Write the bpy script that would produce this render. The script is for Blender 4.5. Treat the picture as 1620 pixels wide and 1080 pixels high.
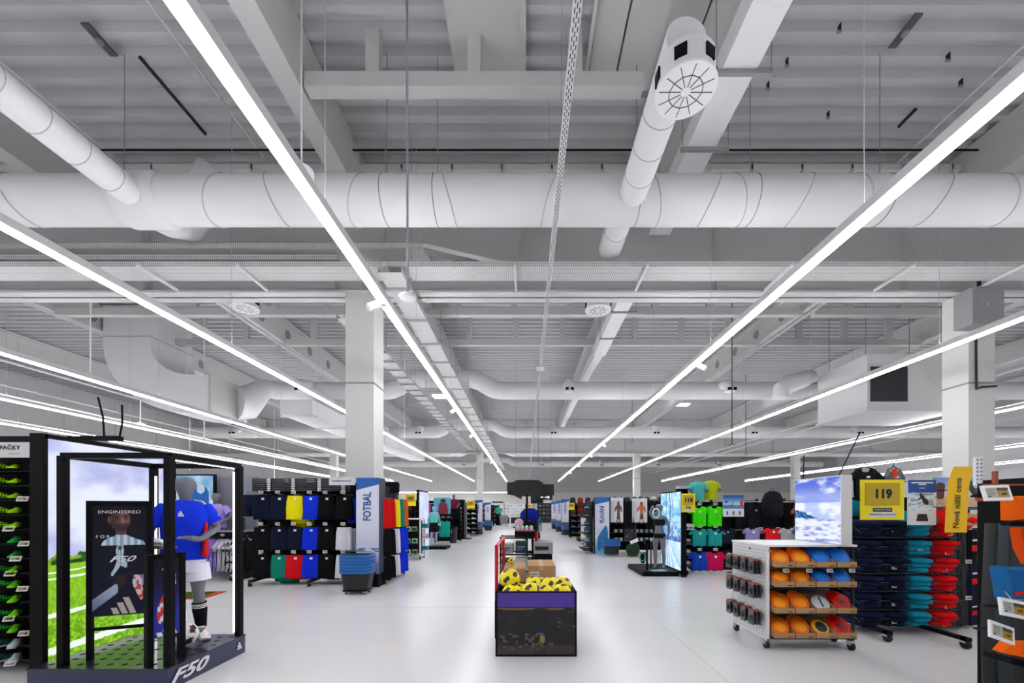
import bpy, math, random
from mathutils import Vector, Matrix, Euler
random.seed(7)
for o in list(bpy.data.objects): bpy.data.objects.remove(o)
SC = bpy.context.scene
COL = SC.collection
# ---------- camera, world, exposure ----------
F = 650.0; CX = 832.0; CY = 805.0; EYE = 1.45       # focal length in pixels of a 1620 px wide frame, vanishing point, eye height
cam = bpy.data.objects.new('camera', bpy.data.cameras.new('camera')); COL.objects.link(cam)
cam.location = (0, 0, EYE); cam.rotation_euler = (math.pi/2, 0, 0)
cam.data.sensor_width = 36; cam.data.lens = 36*F/1620
cam.data.shift_x = -(CX-810)/1620; cam.data.shift_y = (CY-540)/1620
cam.data.clip_start = .05; cam.data.clip_end = 200
SC.camera = cam
w = bpy.data.worlds.new('world'); SC.world = w; w.use_nodes = True
w.node_tree.nodes['Background'].inputs[0].default_value = (.8, .84, .9, 1)
w.node_tree.nodes['Background'].inputs[1].default_value = .3
SC.view_settings.view_transform = 'Standard'; SC.view_settings.look = 'None'
SC.view_settings.gamma = 1; SC.view_settings.use_curve_mapping = False
SC.view_settings.exposure = 0.0
LIGHT = 34.0; UPF = 1.08; SCREEN = 1.05
def U(px, Y): return (px-CX)*Y/F
def V(py, Y): return EYE+(CY-py)*Y/F
# ---------- colour and material helpers ----------
def lin(c):
    return tuple((x/12.92 if x <= .04045 else ((x+.055)/1.055)**2.4) for x in c)
def hx(s): return tuple(int(s[i:i+2], 16)/255 for i in (0, 2, 4))
_M = {}
def mat(key, col=(.5, .5, .5), rough=.6, metal=0, emit=0, bump=0, bscale=40, var=0, vscale=3, coat=0, spec=.5):
    if key in _M: return _M[key]
    if isinstance(col, str): col = hx(col)
    m = bpy.data.materials.new(key); m.use_nodes = True; nt = m.node_tree; b = nt.nodes['Principled BSDF']
    c = lin(col)
    b.inputs['Base Color'].default_value = (*c, 1); b.inputs['Roughness'].default_value = rough
    b.inputs['Metallic'].default_value = metal; b.inputs['Specular IOR Level'].default_value = spec
    if coat: b.inputs['Coat Weight'].default_value = coat; b.inputs['Coat Roughness'].default_value = .08
    if emit:
        b.inputs['Emission Color'].default_value = (*c, 1); b.inputs['Emission Strength'].default_value = emit
    if bump or var:
        tc = nt.nodes.new('ShaderNodeTexCoord')
        if bump:
            n = nt.nodes.new('ShaderNodeTexNoise'); n.inputs['Scale'].default_value = bscale; n.inputs['Detail'].default_value = 3
            nt.links.new(tc.outputs['Object'], n.inputs['Vector'])
            bp = nt.nodes.new('ShaderNodeBump'); bp.inputs['Strength'].default_value = bump; bp.inputs['Distance'].default_value = .02
            nt.links.new(n.outputs['Fac'], bp.inputs['Height']); nt.links.new(bp.outputs['Normal'], b.inputs['Normal'])
        if var:
            n = nt.nodes.new('ShaderNodeTexNoise'); n.inputs['Scale'].default_value = vscale; n.inputs['Detail'].default_value = 4
            nt.links.new(tc.outputs['Object'], n.inputs['Vector'])
            mx = nt.nodes.new('ShaderNodeMix'); mx.data_type = 'RGBA'
            mx.inputs[6].default_value = (*[x*(1-var) for x in c], 1); mx.inputs[7].default_value = (*[min(1, x*(1+var)) for x in c], 1)
            nt.links.new(n.outputs['Fac'], mx.inputs[0]); nt.links.new(mx.outputs[2], b.inputs['Base Color'])
    _M[key] = m; return m
def cloth(col, key=None):
    return mat('cloth_'+(key or str(col)), col, rough=.85, bump=.25, bscale=9, var=.1, vscale=8, spec=.12)
def plain(col, rough=.5, metal=0, **k): return mat('paint_%s_%s_%s' % (col, rough, metal), col, rough, metal, **k)
def patterned(key, cols, scale=18, thr=.5, rough=.85):
    if key in _M: return _M[key]
    m = bpy.data.materials.new(key); m.use_nodes = True; nt = m.node_tree; b = nt.nodes['Principled BSDF']; b.inputs['Roughness'].default_value = rough
    tc = nt.nodes.new('ShaderNodeTexCoord'); n = nt.nodes.new('ShaderNodeTexNoise'); n.inputs['Scale'].default_value = scale; n.inputs['Detail'].default_value = 2
    nt.links.new(tc.outputs['Object'], n.inputs['Vector'])
    r = nt.nodes.new('ShaderNodeValToRGB'); r.color_ramp.interpolation = 'CONSTANT'
    k = len(cols); e = r.color_ramp.elements
    while len(e) < k: e.new(.5)
    for i, c in enumerate(cols):
        e[i].position = 0 if i == 0 else .36+.3*(i-1)/max(1, k-2) if k > 2 else thr
        e[i].color = (*lin(hx(c)), 1)
    nt.links.new(n.outputs['Fac'], r.inputs[0]); nt.links.new(r.outputs[0], b.inputs['Base Color'])
    _M[key] = m; return m
def perforated(key, col, scale=60, hole=.32, rough=.5, metal=0, holecol=None, stretch=(1, 1, 1)):
    """sheet with round holes: real see-through holes, or dark pockets when holecol is given"""
    if key in _M: return _M[key]
    m = bpy.data.materials.new(key); m.use_nodes = True; nt = m.node_tree; b = nt.nodes['Principled BSDF']
    b.inputs['Base Color'].default_value = (*lin(hx(col)), 1); b.inputs['Roughness'].default_value = rough; b.inputs['Metallic'].default_value = metal
    tc = nt.nodes.new('ShaderNodeTexCoord'); mp = nt.nodes.new('ShaderNodeMapping'); mp.inputs['Scale'].default_value = [scale*s for s in stretch]
    nt.links.new(tc.outputs['Object'], mp.inputs[0])
    fr = nt.nodes.new('ShaderNodeVectorMath'); fr.operation = 'FRACTION'; nt.links.new(mp.outputs[0], fr.inputs[0])
    sb = nt.nodes.new('ShaderNodeVectorMath'); sb.operation = 'SUBTRACT'; sb.inputs[1].default_value = (.5, .5, .5); nt.links.new(fr.outputs[0], sb.inputs[0])
    ml = nt.nodes.new('ShaderNodeVectorMath'); ml.operation = 'MULTIPLY'; ml.inputs[1].default_value = [1 if s else 0 for s in stretch]; nt.links.new(sb.outputs[0], ml.inputs[0])
    ln = nt.nodes.new('ShaderNodeVectorMath'); ln.operation = 'LENGTH'; nt.links.new(ml.outputs[0], ln.inputs[0])
    lt = nt.nodes.new('ShaderNodeMath'); lt.operation = 'LESS_THAN'; lt.inputs[1].default_value = hole; nt.links.new(ln.outputs['Value'], lt.inputs[0])
    if holecol:
        mx = nt.nodes.new('ShaderNodeMix'); mx.data_type = 'RGBA'; mx.inputs[6].default_value = (*lin(hx(col)), 1); mx.inputs[7].default_value = (*lin(hx(holecol)), 1)
        nt.links.new(lt.outputs[0], mx.inputs[0]); nt.links.new(mx.outputs[2], b.inputs['Base Color'])
    else:
        tr = nt.nodes.new('ShaderNodeBsdfTransparent'); ms = nt.nodes.new('ShaderNodeMixShader'); out = nt.nodes['Material Output']
        nt.links.new(lt.outputs[0], ms.inputs[0]); nt.links.new(b.outputs[0], ms.inputs[1]); nt.links.new(tr.outputs[0], ms.inputs[2]); nt.links.new(ms.outputs[0], out.inputs[0])
    _M[key] = m; return m
def printed(emit=0):
    k = 'printed_%s' % emit
    if k in _M: return _M[k]
    m = bpy.data.materials.new(k); m.use_nodes = True; nt = m.node_tree; b = nt.nodes['Principled BSDF']
    a = nt.nodes.new('ShaderNodeAttribute'); a.attribute_name = 'Col'
    if emit:
        b.inputs['Base Color'].default_value = (.008, .008, .008, 1); b.inputs['Roughness'].default_value = .5; b.inputs['Specular IOR Level'].default_value = .15
        nt.links.new(a.outputs['Color'], b.inputs['Emission Color']); b.inputs['Emission Strength'].default_value = emit
    else:
        nt.links.new(a.outputs['Color'], b.inputs['Base Color']); b.inputs['Roughness'].default_value = .5
    _M[k] = m; return m
BLK = plain('070709', .55, spec=.12); BLK2 = plain('0e0f12', .6, spec=.14); CHAR = plain('24262a', .6, spec=.3); GREY = plain('8a8a8c', .6); WHT = plain('e9e9ea', .45)
STEEL = plain('b9bbbe', .35, .8); RUB = plain('121212', .7); NAVYP = plain('15203c', .5); WIRE = plain('3a4254', .4, .3); YEL = plain('f2dc0c', .5)
TAGW = plain('e6e4dc', .5); TAGG = plain('a58a2a', .5); BLUEP = plain('1560b0', .5); CARD = plain('b08a5e', .8); REDP = plain('c4141c', .45)
DUCT = mat('duct', 'dadadb', .6, bump=.06, bscale=3, var=.03, vscale=2); PAINT = mat('ceiling_paint', 'c6c5c5', .65, var=.04, vscale=.7)
TRAYW = plain('cfcfcf', .55); MANN = mat('mannequin_grey', '6f7078', .5); LED = mat('led_white', (1, 1, 1), emit=6)
# ---------- mesh builder ----------
class MB:
    def __init__(s): s.v = []; s.f = []; s.m = []; s.cur = 0
    def mi(s, i): s.cur = i; return s
    def q(s, *idx): s.f.append(idx); s.m.append(s.cur)
    def box(s, x0, x1, y0, y1, z0, z1, M=None):
        b = len(s.v); P = [(x0, y0, z0), (x1, y0, z0), (x1, y1, z0), (x0, y1, z0), (x0, y0, z1), (x1, y0, z1), (x1, y1, z1), (x0, y1, z1)]
        if M is not None: P = [tuple(M @ Vector(p)) for p in P]
        s.v += P
        for f in ((3, 2, 1, 0), (4, 5, 6, 7), (0, 1, 5, 4), (1, 2, 6, 5), (2, 3, 7, 6), (3, 0, 4, 7)): s.q(*[b+i for i in f])
        return s
    def tube(s, pts, r, n=8, caps=True):
        pts = [Vector(p) for p in pts]; rs = r if isinstance(r, (list, tuple)) else [r]*len(pts)
        b = len(s.v); k = len(pts); up = None
        for i, p in enumerate(pts):
            t = (pts[min(i+1, k-1)]-pts[max(i-1, 0)]).normalized()
            if up is None: up = Vector((0, 0, 1)) if abs(t.z) < .9 else Vector((0, 1, 0))
            a = t.cross(up).normalized(); c = a.cross(t).normalized(); up = c
            for j in range(n):
                th = 2*math.pi*(j+.5)/n; s.v.append(tuple(p+(a*math.cos(th)+c*math.sin(th))*rs[i]))
        for i in range(k-1):
            for j in range(n):
                j2 = (j+1) % n; s.q(b+i*n+j, b+i*n+j2, b+(i+1)*n+j2, b+(i+1)*n+j)
        if caps: s.q(*[b+j for j in range(n)][::-1]); s.q(*[b+(k-1)*n+j for j in range(n)])
        return s
    def disc(s, c, r, axis=(0, 0, 1), h=.01, n=24):
        c = Vector(c); a = Vector(axis).normalized(); return s.tube([c, c+a*h], r, n)
    def prism(s, outline, y0, y1, M=None):
        b = len(s.v); n = len(outline)
        for y in (y0, y1):
            for (x, z) in outline:
                p = Vector((x, y, z)); s.v.append(tuple(M @ p if M is not None else p))
        s.q(*[b+i for i in range(n)]); s.q(*[b+n+i for i in range(n)][::-1])
        for i in range(n):
            j = (i+1) % n; s.q(b+j, b+i, b+n+i, b+n+j)
        return s
    def loft(s, rings, n=16, fold=0, k=6, ph=0, e=.8, M=None, caps=True):
        """closed body through horizontal rings (cx, cy, z, half width, half depth)"""
        b = len(s.v)
        for i, (cx, cy, z, hw, hd) in enumerate(rings):
            for j in range(n):
                a = 2*math.pi*j/n; c, d = math.cos(a), math.sin(a)
                g = 1+fold*math.sin(k*a+ph+i*.35)
                p = Vector((cx+hw*math.copysign(abs(c)**e, c)*(1+.25*(g-1)), cy+hd*math.copysign(abs(d)**e, d)*g, z))
                s.v.append(tuple(M @ p if M is not None else p))
        R = len(rings)
        for i in range(R-1):
            for j in range(n):
                j2 = (j+1) % n; s.q(b+i*n+j, b+i*n+j2, b+(i+1)*n+j2, b+(i+1)*n+j)
        if caps: s.q(*[b+j for j in range(n)][::-1]); s.q(*[b+(R-1)*n+j for j in range(n)])
        return s
    def ball(s, c, r, n=12, sc=(1, 1, 1)):
        b = len(s.v); m = n//2
        s.v.append((c[0], c[1], c[2]-r*sc[2]))
        for i in range(1, m):
            t = math.pi*i/m
            for j in range(n):
                a = 2*math.pi*j/n; s.v.append((c[0]+r*sc[0]*math.sin(t)*math.cos(a), c[1]+r*sc[1]*math.sin(t)*math.sin(a), c[2]-r*sc[2]*math.cos(t)))
        s.v.append((c[0], c[1], c[2]+r*sc[2])); top = len(s.v)-1
        for j in range(n): s.q(b, b+1+(j+1) % n, b+1+j)
        for i in range(m-2):
            for j in range(n):
                j2 = (j+1) % n; s.q(b+1+i*n+j, b+1+i*n+j2, b+1+(i+1)*n+j2, b+1+(i+1)*n+j)
        for j in range(n): s.q(top, b+1+(m-2)*n+j, b+1+(m-2)*n+(j+1) % n)
        return s
    def build(s, name, mats, parent=None, loc=None, rz=0, smooth=False):
        me = bpy.data.meshes.new(name); me.from_pydata(s.v, [], s.f)
        for m in (mats if isinstance(mats, (list, tuple)) else [mats]): me.materials.append(m)
        if len(me.materials) > 1: me.polygons.foreach_set('material_index', s.m)
        if smooth: me.shade_smooth(); 
        if smooth == 'a': me.set_sharp_from_angle(angle=math.radians(38))
        me.update(); o = bpy.data.objects.new(name, me); COL.objects.link(o)
        if parent is not None: o.parent = parent
        if loc is not None: o.location = loc
        if rz: o.rotation_euler = (0, 0, rz)
        return o
def tag(o, label=None, cat=None, group=None, kind=None):
    for k, v in (('label', label), ('category', cat), ('group', group), ('kind', kind)):
        if v: o[k] = v
    return o
def thing(name, label, cat, loc=(0, 0, 0), rz=0, group=None):
    o = bpy.data.objects.new(name, None); o.empty_display_size = .1; COL.objects.link(o); o.location = loc; o.rotation_euler = (0, 0, rz)
    return tag(o, label, cat, group)
def struct(name, mb, m, label=None, **k):
    return tag(mb.build(name, m, **k), label, None, None, 'structure')
KIDS = {}
def dup(o, label=None, loc=None, rz=None, group=None):
    def rec(s, par):
        c = s.copy(); COL.objects.link(c)
        if par is not None: c.parent = par
        for ch in s.children: rec(ch, c)
        return c
    c = rec(o, None)
    if loc is not None: c.location = loc
    if rz is not None: c.rotation_euler = (0, 0, rz)
    if label: c['label'] = label
    if group: c['group'] = group
    return c
def text(body, size, m, parent, loc, yaw=0, roll=0, shear=0, name='lettering', bold=0, ext=.0008, sx=1, pitch=90):
    cu = bpy.data.curves.new(name, 'FONT'); cu.body = body; cu.size = size; cu.align_x = 'CENTER'; cu.align_y = 'CENTER'; cu.extrude = ext; cu.shear = shear; cu.offset = bold; cu.resolution_u = 3
    tmp = bpy.data.objects.new(name, cu); COL.objects.link(tmp); bpy.context.view_layer.update()
    me = bpy.data.meshes.new_from_object(tmp); bpy.data.objects.remove(tmp); bpy.data.curves.remove(cu); me.materials.clear(); me.materials.append(m); me.name = name
    o = bpy.data.objects.new(name, me); COL.objects.link(o); o.parent = parent; o.location = loc
    Mx = Matrix.Rotation(yaw, 4, 'Z') @ Matrix.Rotation(math.radians(pitch), 4, 'X') @ Matrix.Rotation(roll, 4, 'Z')
    o.rotation_euler = Mx.to_euler(); o.scale = (sx, 1, 1); return o
# ---------- printed pictures: colour per vertex of a flat sheet ----------
def _h(i, j, s): 
    n = (i*374761393+j*668265263+s*974634777) & 0xffffffff; n = ((n ^ (n >> 13))*1274126177) & 0xffffffff; return ((n ^ (n >> 16)) & 0xffff)/65535
def noise(x, y, s=0):
    i, j = math.floor(x), math.floor(y); fx, fy = x-i, y-j; fx = fx*fx*(3-2*fx); fy = fy*fy*(3-2*fy)
    a = _h(i, j, s)*(1-fx)+_h(i+1, j, s)*fx; b = _h(i, j+1, s)*(1-fx)+_h(i+1, j+1, s)*fx; return a*(1-fy)+b*fy
def fbm(x, y, s=0, o=4):
    t = 0; a = .5
    for k in range(o): t += a*noise(x, y, s+k); x *= 2; y *= 2; a *= .5
    return t/(1-.5**o)
def mix(a, b, t): t = max(0, min(1, t)); return tuple(x*(1-t)+y*t for x, y in zip(a, b))
def ss(a, b, x): t = max(0, min(1, (x-a)/(b-a))); return t*t*(3-2*t)
def ell(u, v, cu, cv, ru, rv): return ((u-cu)/ru)**2+((v-cv)/rv)**2 < 1
def inpoly(u, v, P):
    r = False; n = len(P)
    for i in range(n):
        x1, y1 = P[i]; x2, y2 = P[(i+1) % n]
        if (y1 > v) != (y2 > v) and u < (x2-x1)*(v-y1)/(y2-y1)+x1: r = not r
    return r
def limb(u, v, a, b, r0, r1):
    dx, dy = b[0]-a[0], b[1]-a[1]; t = max(0, min(1, ((u-a[0])*dx+(v-a[1])*dy)/(dx*dx+dy*dy))); return math.hypot(u-a[0]-t*dx, v-a[1]-t*dy) < r0+(r1-r0)*t
def picture(name, fn, w, h, nx, ny, parent, loc, yaw=0, emit=0, back=.004):
    vs = []; fs = []; cols = []
    for j in range(ny+1):
        for i in range(nx+1):
            u, v = i/nx, j/ny; vs.append(((u-.5)*w, 0, v*h)); cols.append(lin(fn(u, v)))
    for j in range(ny):
        for i in range(nx): a = j*(nx+1)+i; fs.append((a, a+1, a+nx+2, a+nx+1))
    b = len(vs); vs += [(-w/2, back, 0), (w/2, back, 0), (w/2, back, h), (-w/2, back, h)]; cols += [cols[0]]*4
    fs += [(b, b+3, b+2, b+1), (0, b, b+1, nx), (ny*(nx+1), ny*(nx+1)+nx, b+2, b+3), (0, ny*(nx+1), b+3, b), (nx, b+1, b+2, ny*(nx+1)+nx)]
    me = bpy.data.meshes.new(name); me.from_pydata(vs, [], fs); a = me.color_attributes.new('Col', 'FLOAT_COLOR', 'POINT')
    flat = []
    for c in cols: flat += [c[0], c[1], c[2], 1]
    a.data.foreach_set('color', flat); me.materials.append(printed(emit)); me.update()
    o = bpy.data.objects.new(name, me); COL.objects.link(o); o.parent = parent; o.location = loc; o.rotation_euler = (0, 0, yaw); return o
ORD = ['top', 'second', 'third', 'fourth', 'fifth', 'sixth', 'seventh', 'eighth', 'ninth', 'tenth', 'eleventh', 'twelfth', 'thirteenth', 'bottom']
# ---------- the hall ----------
H = 8.65; XL, XR, YB, YF = -27.0, 34.0, -7.0, 51.0
def floor_mat():
    m = bpy.data.materials.new('floor_resin'); m.use_nodes = True; nt = m.node_tree; b = nt.nodes['Principled BSDF']
    tc = nt.nodes.new('ShaderNodeTexCoord'); n = nt.nodes.new('ShaderNodeTexNoise'); n.inputs['Scale'].default_value = .6; n.inputs['Detail'].default_value = 5
    nt.links.new(tc.outputs['Object'], n.inputs['Vector'])
    r = nt.nodes.new('ShaderNodeValToRGB'); r.color_ramp.elements[0].color = (*lin(hx('d3d1d2')), 1); r.color_ramp.elements[1].color = (*lin(hx('e3e1e3')), 1)
    nt.links.new(n.outputs['Fac'], r.inputs[0]); nt.links.new(r.outputs[0], b.inputs['Base Color'])
    b.inputs['Roughness'].default_value = .26; b.inputs['Specular IOR Level'].default_value = .5
    n2 = nt.nodes.new('ShaderNodeTexNoise'); n2.inputs['Scale'].default_value = 1.5; nt.links.new(tc.outputs['Object'], n2.inputs['Vector'])
    bp = nt.nodes.new('ShaderNodeBump'); bp.inputs['Strength'].default_value = .05; bp.inputs['Distance'].default_value = .02
    nt.links.new(n2.outputs['Fac'], bp.inputs['Height']); nt.links.new(bp.outputs['Normal'], b.inputs['Normal']); return m
fl = struct('floor', MB().box(XL, XR, YB, YF, -.2, 0), floor_mat(), 'glossy off-white resin floor of the shop')
sm = MB(); JT = plain('a9a7a8', .7)
for y in (6.05, 12.1, 18.2, 24.2): sm.box(XL, XR, y-.003, y+.003, 0, .0008)
for x in (-4.1, 1.7, 7.6): sm.box(x-.003, x+.003, YB, YF, 0, .0008)
struct('trim_1', sm, JT, 'thin joint lines in the resin floor')
deck = MB(); y = YB; P = []
while y < YF:
    P += [(y, H), (y+.11, H), (y+.15, H+.13), (y+.29, H+.13)]; y += .33
P.append((YF, H)); b = 0
for (yy, zz) in P: deck.v += [(XL, yy, zz), (XR, yy, zz)]
for i in range(len(P)-1): deck.q(2*i, 2*i+2, 2*i+3, 2*i+1)
b = len(deck.v); deck.v += [(XL, YB, H+.3), (XR, YB, H+.3), (XR, YF, H+.3), (XL, YF, H+.3)]; deck.q(b, b+1, b+2, b+3)
struct('ceiling', deck, mat('roof_deck', 'bfbfc1', .6, var=.05, vscale=.5), 'light grey corrugated metal roof deck')
WALLM = mat('wall_panels', 'cfcecf', .7, var=.05, vscale=.3)
wl = MB().box(XL-.2, XL, YB, YF, 0, H)
for y in range(-6, 51, 3): wl.box(XL, XL+.03, y, y+.12, 0, H)
for z in (2.6, 3.8, 5, 6.2, 7.4): wl.box(XL, XL+.02, YB, YF, z, z+.03)
struct('wall_left', wl, WALLM)
wl = MB().box(XR, XR+.2, YB, YF, 0, H)
for y in range(-6, 51, 3): wl.box(XR-.03, XR, y, y+.12, 0, H)
for z in (2.6, 3.8, 5, 6.2, 7.4): wl.box(XR-.02, XR, YB, YF, z, z+.03)
struct('wall_right', wl, WALLM)
wb = MB().box(XL, XR, YF, YF+.2, 0, H)
for x in range(-26, 34, 3): wb.box(x, x+.12, YF-.04, YF, 3.4, H)
for z in (3.4, 4.6, 5.8, 7.0): wb.box(XL, XR, YF-.03, YF, z, z+.04)
struct('wall_back', wb, mat('wall_back_panels', 'd9d8d8', .7), 'pale far wall at the end of the aisle')
struct('wall_back_cladding', MB().box(XL, XR, YF-.12, YF-.05, 0, 3.5), plain('efece6', .6), 'cream lower cladding of the far wall')
struct('wall_front', MB().box(XL, XR, YB-.2, YB, 0, H), WALLM)
GX = [-21, -15.1, -9.25, -3.5, 2.75, 8.95, 15, 21, 27]
def ibeam(mb, a0, a1, c, z0, z1, fw, along):
    th = .06 if along == 'y' else .03
    for (lo, hi, w) in ((z0, z0+th*1.6, fw), (z1-th*1.6, z1, fw), (z0, z1, .04)):
        if along == 'x': mb.box(a0, a1, c-w/2, c+w/2, lo, hi)
        else: mb.box(c-w/2, c+w/2, a0, a1, lo, hi)
gn = 0
for yy, lab in ((8.75, 'deep grey steel girder spanning the hall behind the near duct'), (33.3, 'far grey steel girder spanning the hall above the far columns')):
    g = MB(); ibeam(g, XL, XR, yy, 5.95, H-.02, .42, 'x')
    for x in range(-26, 34, 2): g.box(x-.01, x+.01, yy-.19, yy+.19, 6, H-.05) if x % 4 == 0 else None
    struct('roof_girder', g, PAINT, lab)
for i, x in enumerate(GX):
    for (y0, y1, wh) in ((YB, 8.52, 'near'), (8.98, 33.05, 'middle'), (33.55, YF-.1, 'far')):
        z0 = 7.7; g = MB(); (ibeam(g, y0, y1, x, z0, H-.02, .36, 'y') if wh != 'near' else g.box(x-.17, x+.17, y0, y1, z0, H-.02))
        g.box(x-.11, x+.11, y0, y1, z0+.03, H-.03)
        if wh != 'near' and x in (-9.25, 8.95, -15.1):
            for q in range(6): g.mi(1).tube([(x-.115, y0+2+q*1.6, z0+.42), (x+.115, y0+2+q*1.6, z0+.42)], .19, 20).mi(0)
        struct('roof_beam', g, [PAINT, plain('8d8c8d', .7)], 'grey roof beam of the %s bay, number %s from the left wall' % (wh, ['one', 'two', 'three', 'four', 'five', 'six', 'seven', 'eight', 'nine'][i]))
def column(x, y, w, lab, z1=5.95):
    c = MB().box(x-w/2, x+w/2, y, y+w, 0, z1); c.mi(1).box(x-w/2-.015, x+w/2+.015, y-.015, y+w+.015, V(605, y)-.02 if y < 10 else 3.9, V(605, y)+.01 if y < 10 else 3.95).mi(0)
    return struct('support_column', c, [plain('cdccca', .6), GREY], lab)
column(-3.42, 8.45, .58, 'square pale column behind the football shorts stand')
column(U(1557, 8.45)-.05, 8.45, .54, 'square pale column at the right with a grey cabinet on it')
column(-3.72, 33, .5, 'far slim column above the fitness banner'); column(8.95, 33, .5, 'far slim column right of the swimming posters')
column(-15.5, 33, .5, 'far slim column at the left'); column(21.8, 33, .5, 'far slim column seen left of the wave screen'); column(-15.5, 8.45, .5, 'pale column far off at the left edge'); column(21.8, 8.45, .5, 'pale column beyond the right edge')
# ---------- ducts ----------
def arc(c, r, a0, a1, n, plane):
    out = []
    for i in range(n+1):
        a = math.radians(a0+(a1-a0)*i/n); p, q = r*math.cos(a), r*math.sin(a)
        out.append((c[0]+p, c[1]+q, c[2]) if plane == 'xy' else (c[0]+p, c[1], c[2]+q) if plane == 'xz' else (c[0], c[1]+p, c[2]+q))
    return out
def ring_x(mb, x, y, z, r, tilt=0, w=.012, t=.008):
    pts = [(x+tilt*math.sin(a)-w, y+(r+t)*math.cos(a), z+(r+t)*math.sin(a)) for a in [2*math.pi*k/28 for k in range(29)]]
    mb.tube(pts, w*.6, 5)
def round_duct(label, pts, r, name='air_duct', rings=(), straps=(), top=H, seams=None, n=32):
    t = thing(name, label, 'air duct', pts[0])
    L = Vector(pts[0]); P = [tuple(Vector(p)-L) for p in pts]
    MB().tube(P, r, n).build('duct_pipe', DUCT, t, smooth='a')
    for x, tl in rings:
        m = MB(); ring_x(m, x-L.x, 0, 0, r, tl); m.build('joint_ring', mat('duct_joint', 'b4b3b3', .6), t, smooth=True)
    for x in straps:
        m = MB(); ring_x(m, x-L.x, 0, 0, r, 0, .01, .004); m.tube([(x-L.x, 0, r), (x-L.x, 0, top-L.z)], .006, 5); m.build('hanger_strap', mat('strap', '77777a', .5), t)
    return t
DZ = EYE+4.87
round_duct('thick pale round duct crossing the whole hall in front of the near girder', [(-13, 6.5, DZ), (13, 6.5, DZ)], .345,
           rings=[(x, .14 if i % 2 else -.1) for i, x in enumerate([-7.9, -6.0, -5.75, -4.8, -3.9, -2.6, -1.2, .4, 2.0, 2.9, 3.3, 4.3, 5.2, 6.4, 7.4])], straps=[-6.35, -2.2, -1.4, 1.75, 3.55, 5.6])
# fat tee of the near duct and the elbow rising behind it
t = thing('duct_tee', 'bulging tee joint of the near round duct at the left', 'air duct', (-6.0, 6.5, DZ))
MB().tube([(-.38, 0, 0), (-.3, 0, 0), (.3, 0, 0), (.38, 0, 0)], [.35, .385, .385, .35], 32).build('tee_collar', DUCT, t, smooth='a')
MB().tube([(-.1, .25, .05), (-.1, .55, .12), (-.12, .9, .3), (-.05, 1.05, .6), (.1, 1.05, .95), (.3, 1.05, 1.3)], .3, 24).build('tee_elbow', DUCT, t, smooth=True)
def diffuser(parent, c, r=.29):
    x, y, z = c
    m = MB().tube([(x, y, z), (x, y, z+.26)], r, 28); m.build('diffuser_drum', DUCT, parent, smooth='a')
    m = MB()
    for k in range(6):
        a = math.radians(60*k); MB().box(-.06, .06, -.012, .012, z+.07, z+.19, Matrix.Translation((x+r*math.cos(a), y+r*math.sin(a), 0)) @ Matrix.Rotation(a+math.pi/2, 4, 'Z')).build('outlet_slot', BLK, parent)
    p = MB().tube([(x, y, z-.02), (x, y, z)], r*1.06, 32); p.mi(1)
    for k in range(12):
        a = math.radians(30*k); p.box(.05, r*.95, -.004, .004, z-.023, z-.019, Matrix.Translation((x, y, 0)) @ Matrix.Rotation(a, 4, 'Z'))
        p.box(r*.55, r*.58, -.04, .04, z-.023, z-.019, Matrix.Translation((x, y, 0)) @ Matrix.Rotation(a+.26, 4, 'Z'))
    p.build('diffuser_face', [WHT, plain('55555a', .6)], parent)
def branch(label, x, y0, y1, z, r=.205, diff=None, round_end=True):
    t = thing('branch_duct', label, 'air duct', (x, y0, z))
    L = y1-y0; rr = [(0, r)]+[(L*k/6, r) for k in range(1, 6)]+[(L-r*.6, r), (L-r*.3, r*.9), (L-.03, r*.6), (L, r*.15)]
    MB().tube([(0, a, 0) for a, _ in rr], [b_ for _, b_ in rr], 26).build('duct_pipe', DUCT, t, smooth='a')
    for k in range(1, int(L/.45)+1):
        yy = k*.45-.1
        if yy < L-.3:
            pts = [((r+.004)*math.cos(a), yy, (r+.004)*math.sin(a)) for a in [2*math.pi*j/20 for j in range(21)]]
            MB().tube(pts, .006, 4).build('joint_ring', mat('duct_joint', 'b4b3b3', .6), t)
    MB().tube([(0, L*.9, -r*.82-.02), (0, L*.9, -r*.82+.05)], .03, 10).build('inspection_cap', GREY, t)
    if diff: diffuser(t, diff)
    return t
branch('pale branch duct above the centre right with a big round diffuser at its near end', 1.62, 4.15, 6.3, DZ-.1, diff=(.04, .12, -.42))
branch('short pale stub duct poking out below the near duct, centre right', 1.56, 6.75, 7.75, DZ-.05)
branch('pale branch duct coming in from the left edge to the near duct', -5.97, 3.3, 6.25, DZ-.1)
for (px, py, lab) in ((946, 490, 'round ceiling diffuser just beyond the near girder, right of centre'), (388, 487, 'round ceiling diffuser just beyond the near girder, at the left')):
    Y = 9.35; x = U(px, Y); z = V(py, Y); t = thing('ceiling_diffuser', lab, 'air outlet', (x, Y, z)); diffuser(t, (0, 0, 0), .27)
    MB().tube([(0, 0, .26), (0, 0, H-z)], .16, 20).build('drop_pipe', DUCT, t, smooth='a')
def nozzle(parent, c, r=.2, L=.9):
    x, y, z = c
    MB().tube([(x, y, z+.12), (x, y-L*.6, z+.12), (x, y-L*.85, z+.05), (x, y-L, z-.15), (x, y-L, z-.3)], [r, r, r, r, r], 18).build('branch_pipe', DUCT, parent, smooth='a')
    for s_ in (-.1, .1): MB().box(x+s_-.06, x+s_+.06, y-L-r-.012, y-L-r+.08, z-.27, z-.17).build('outlet_slot', BLK, parent)
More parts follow.
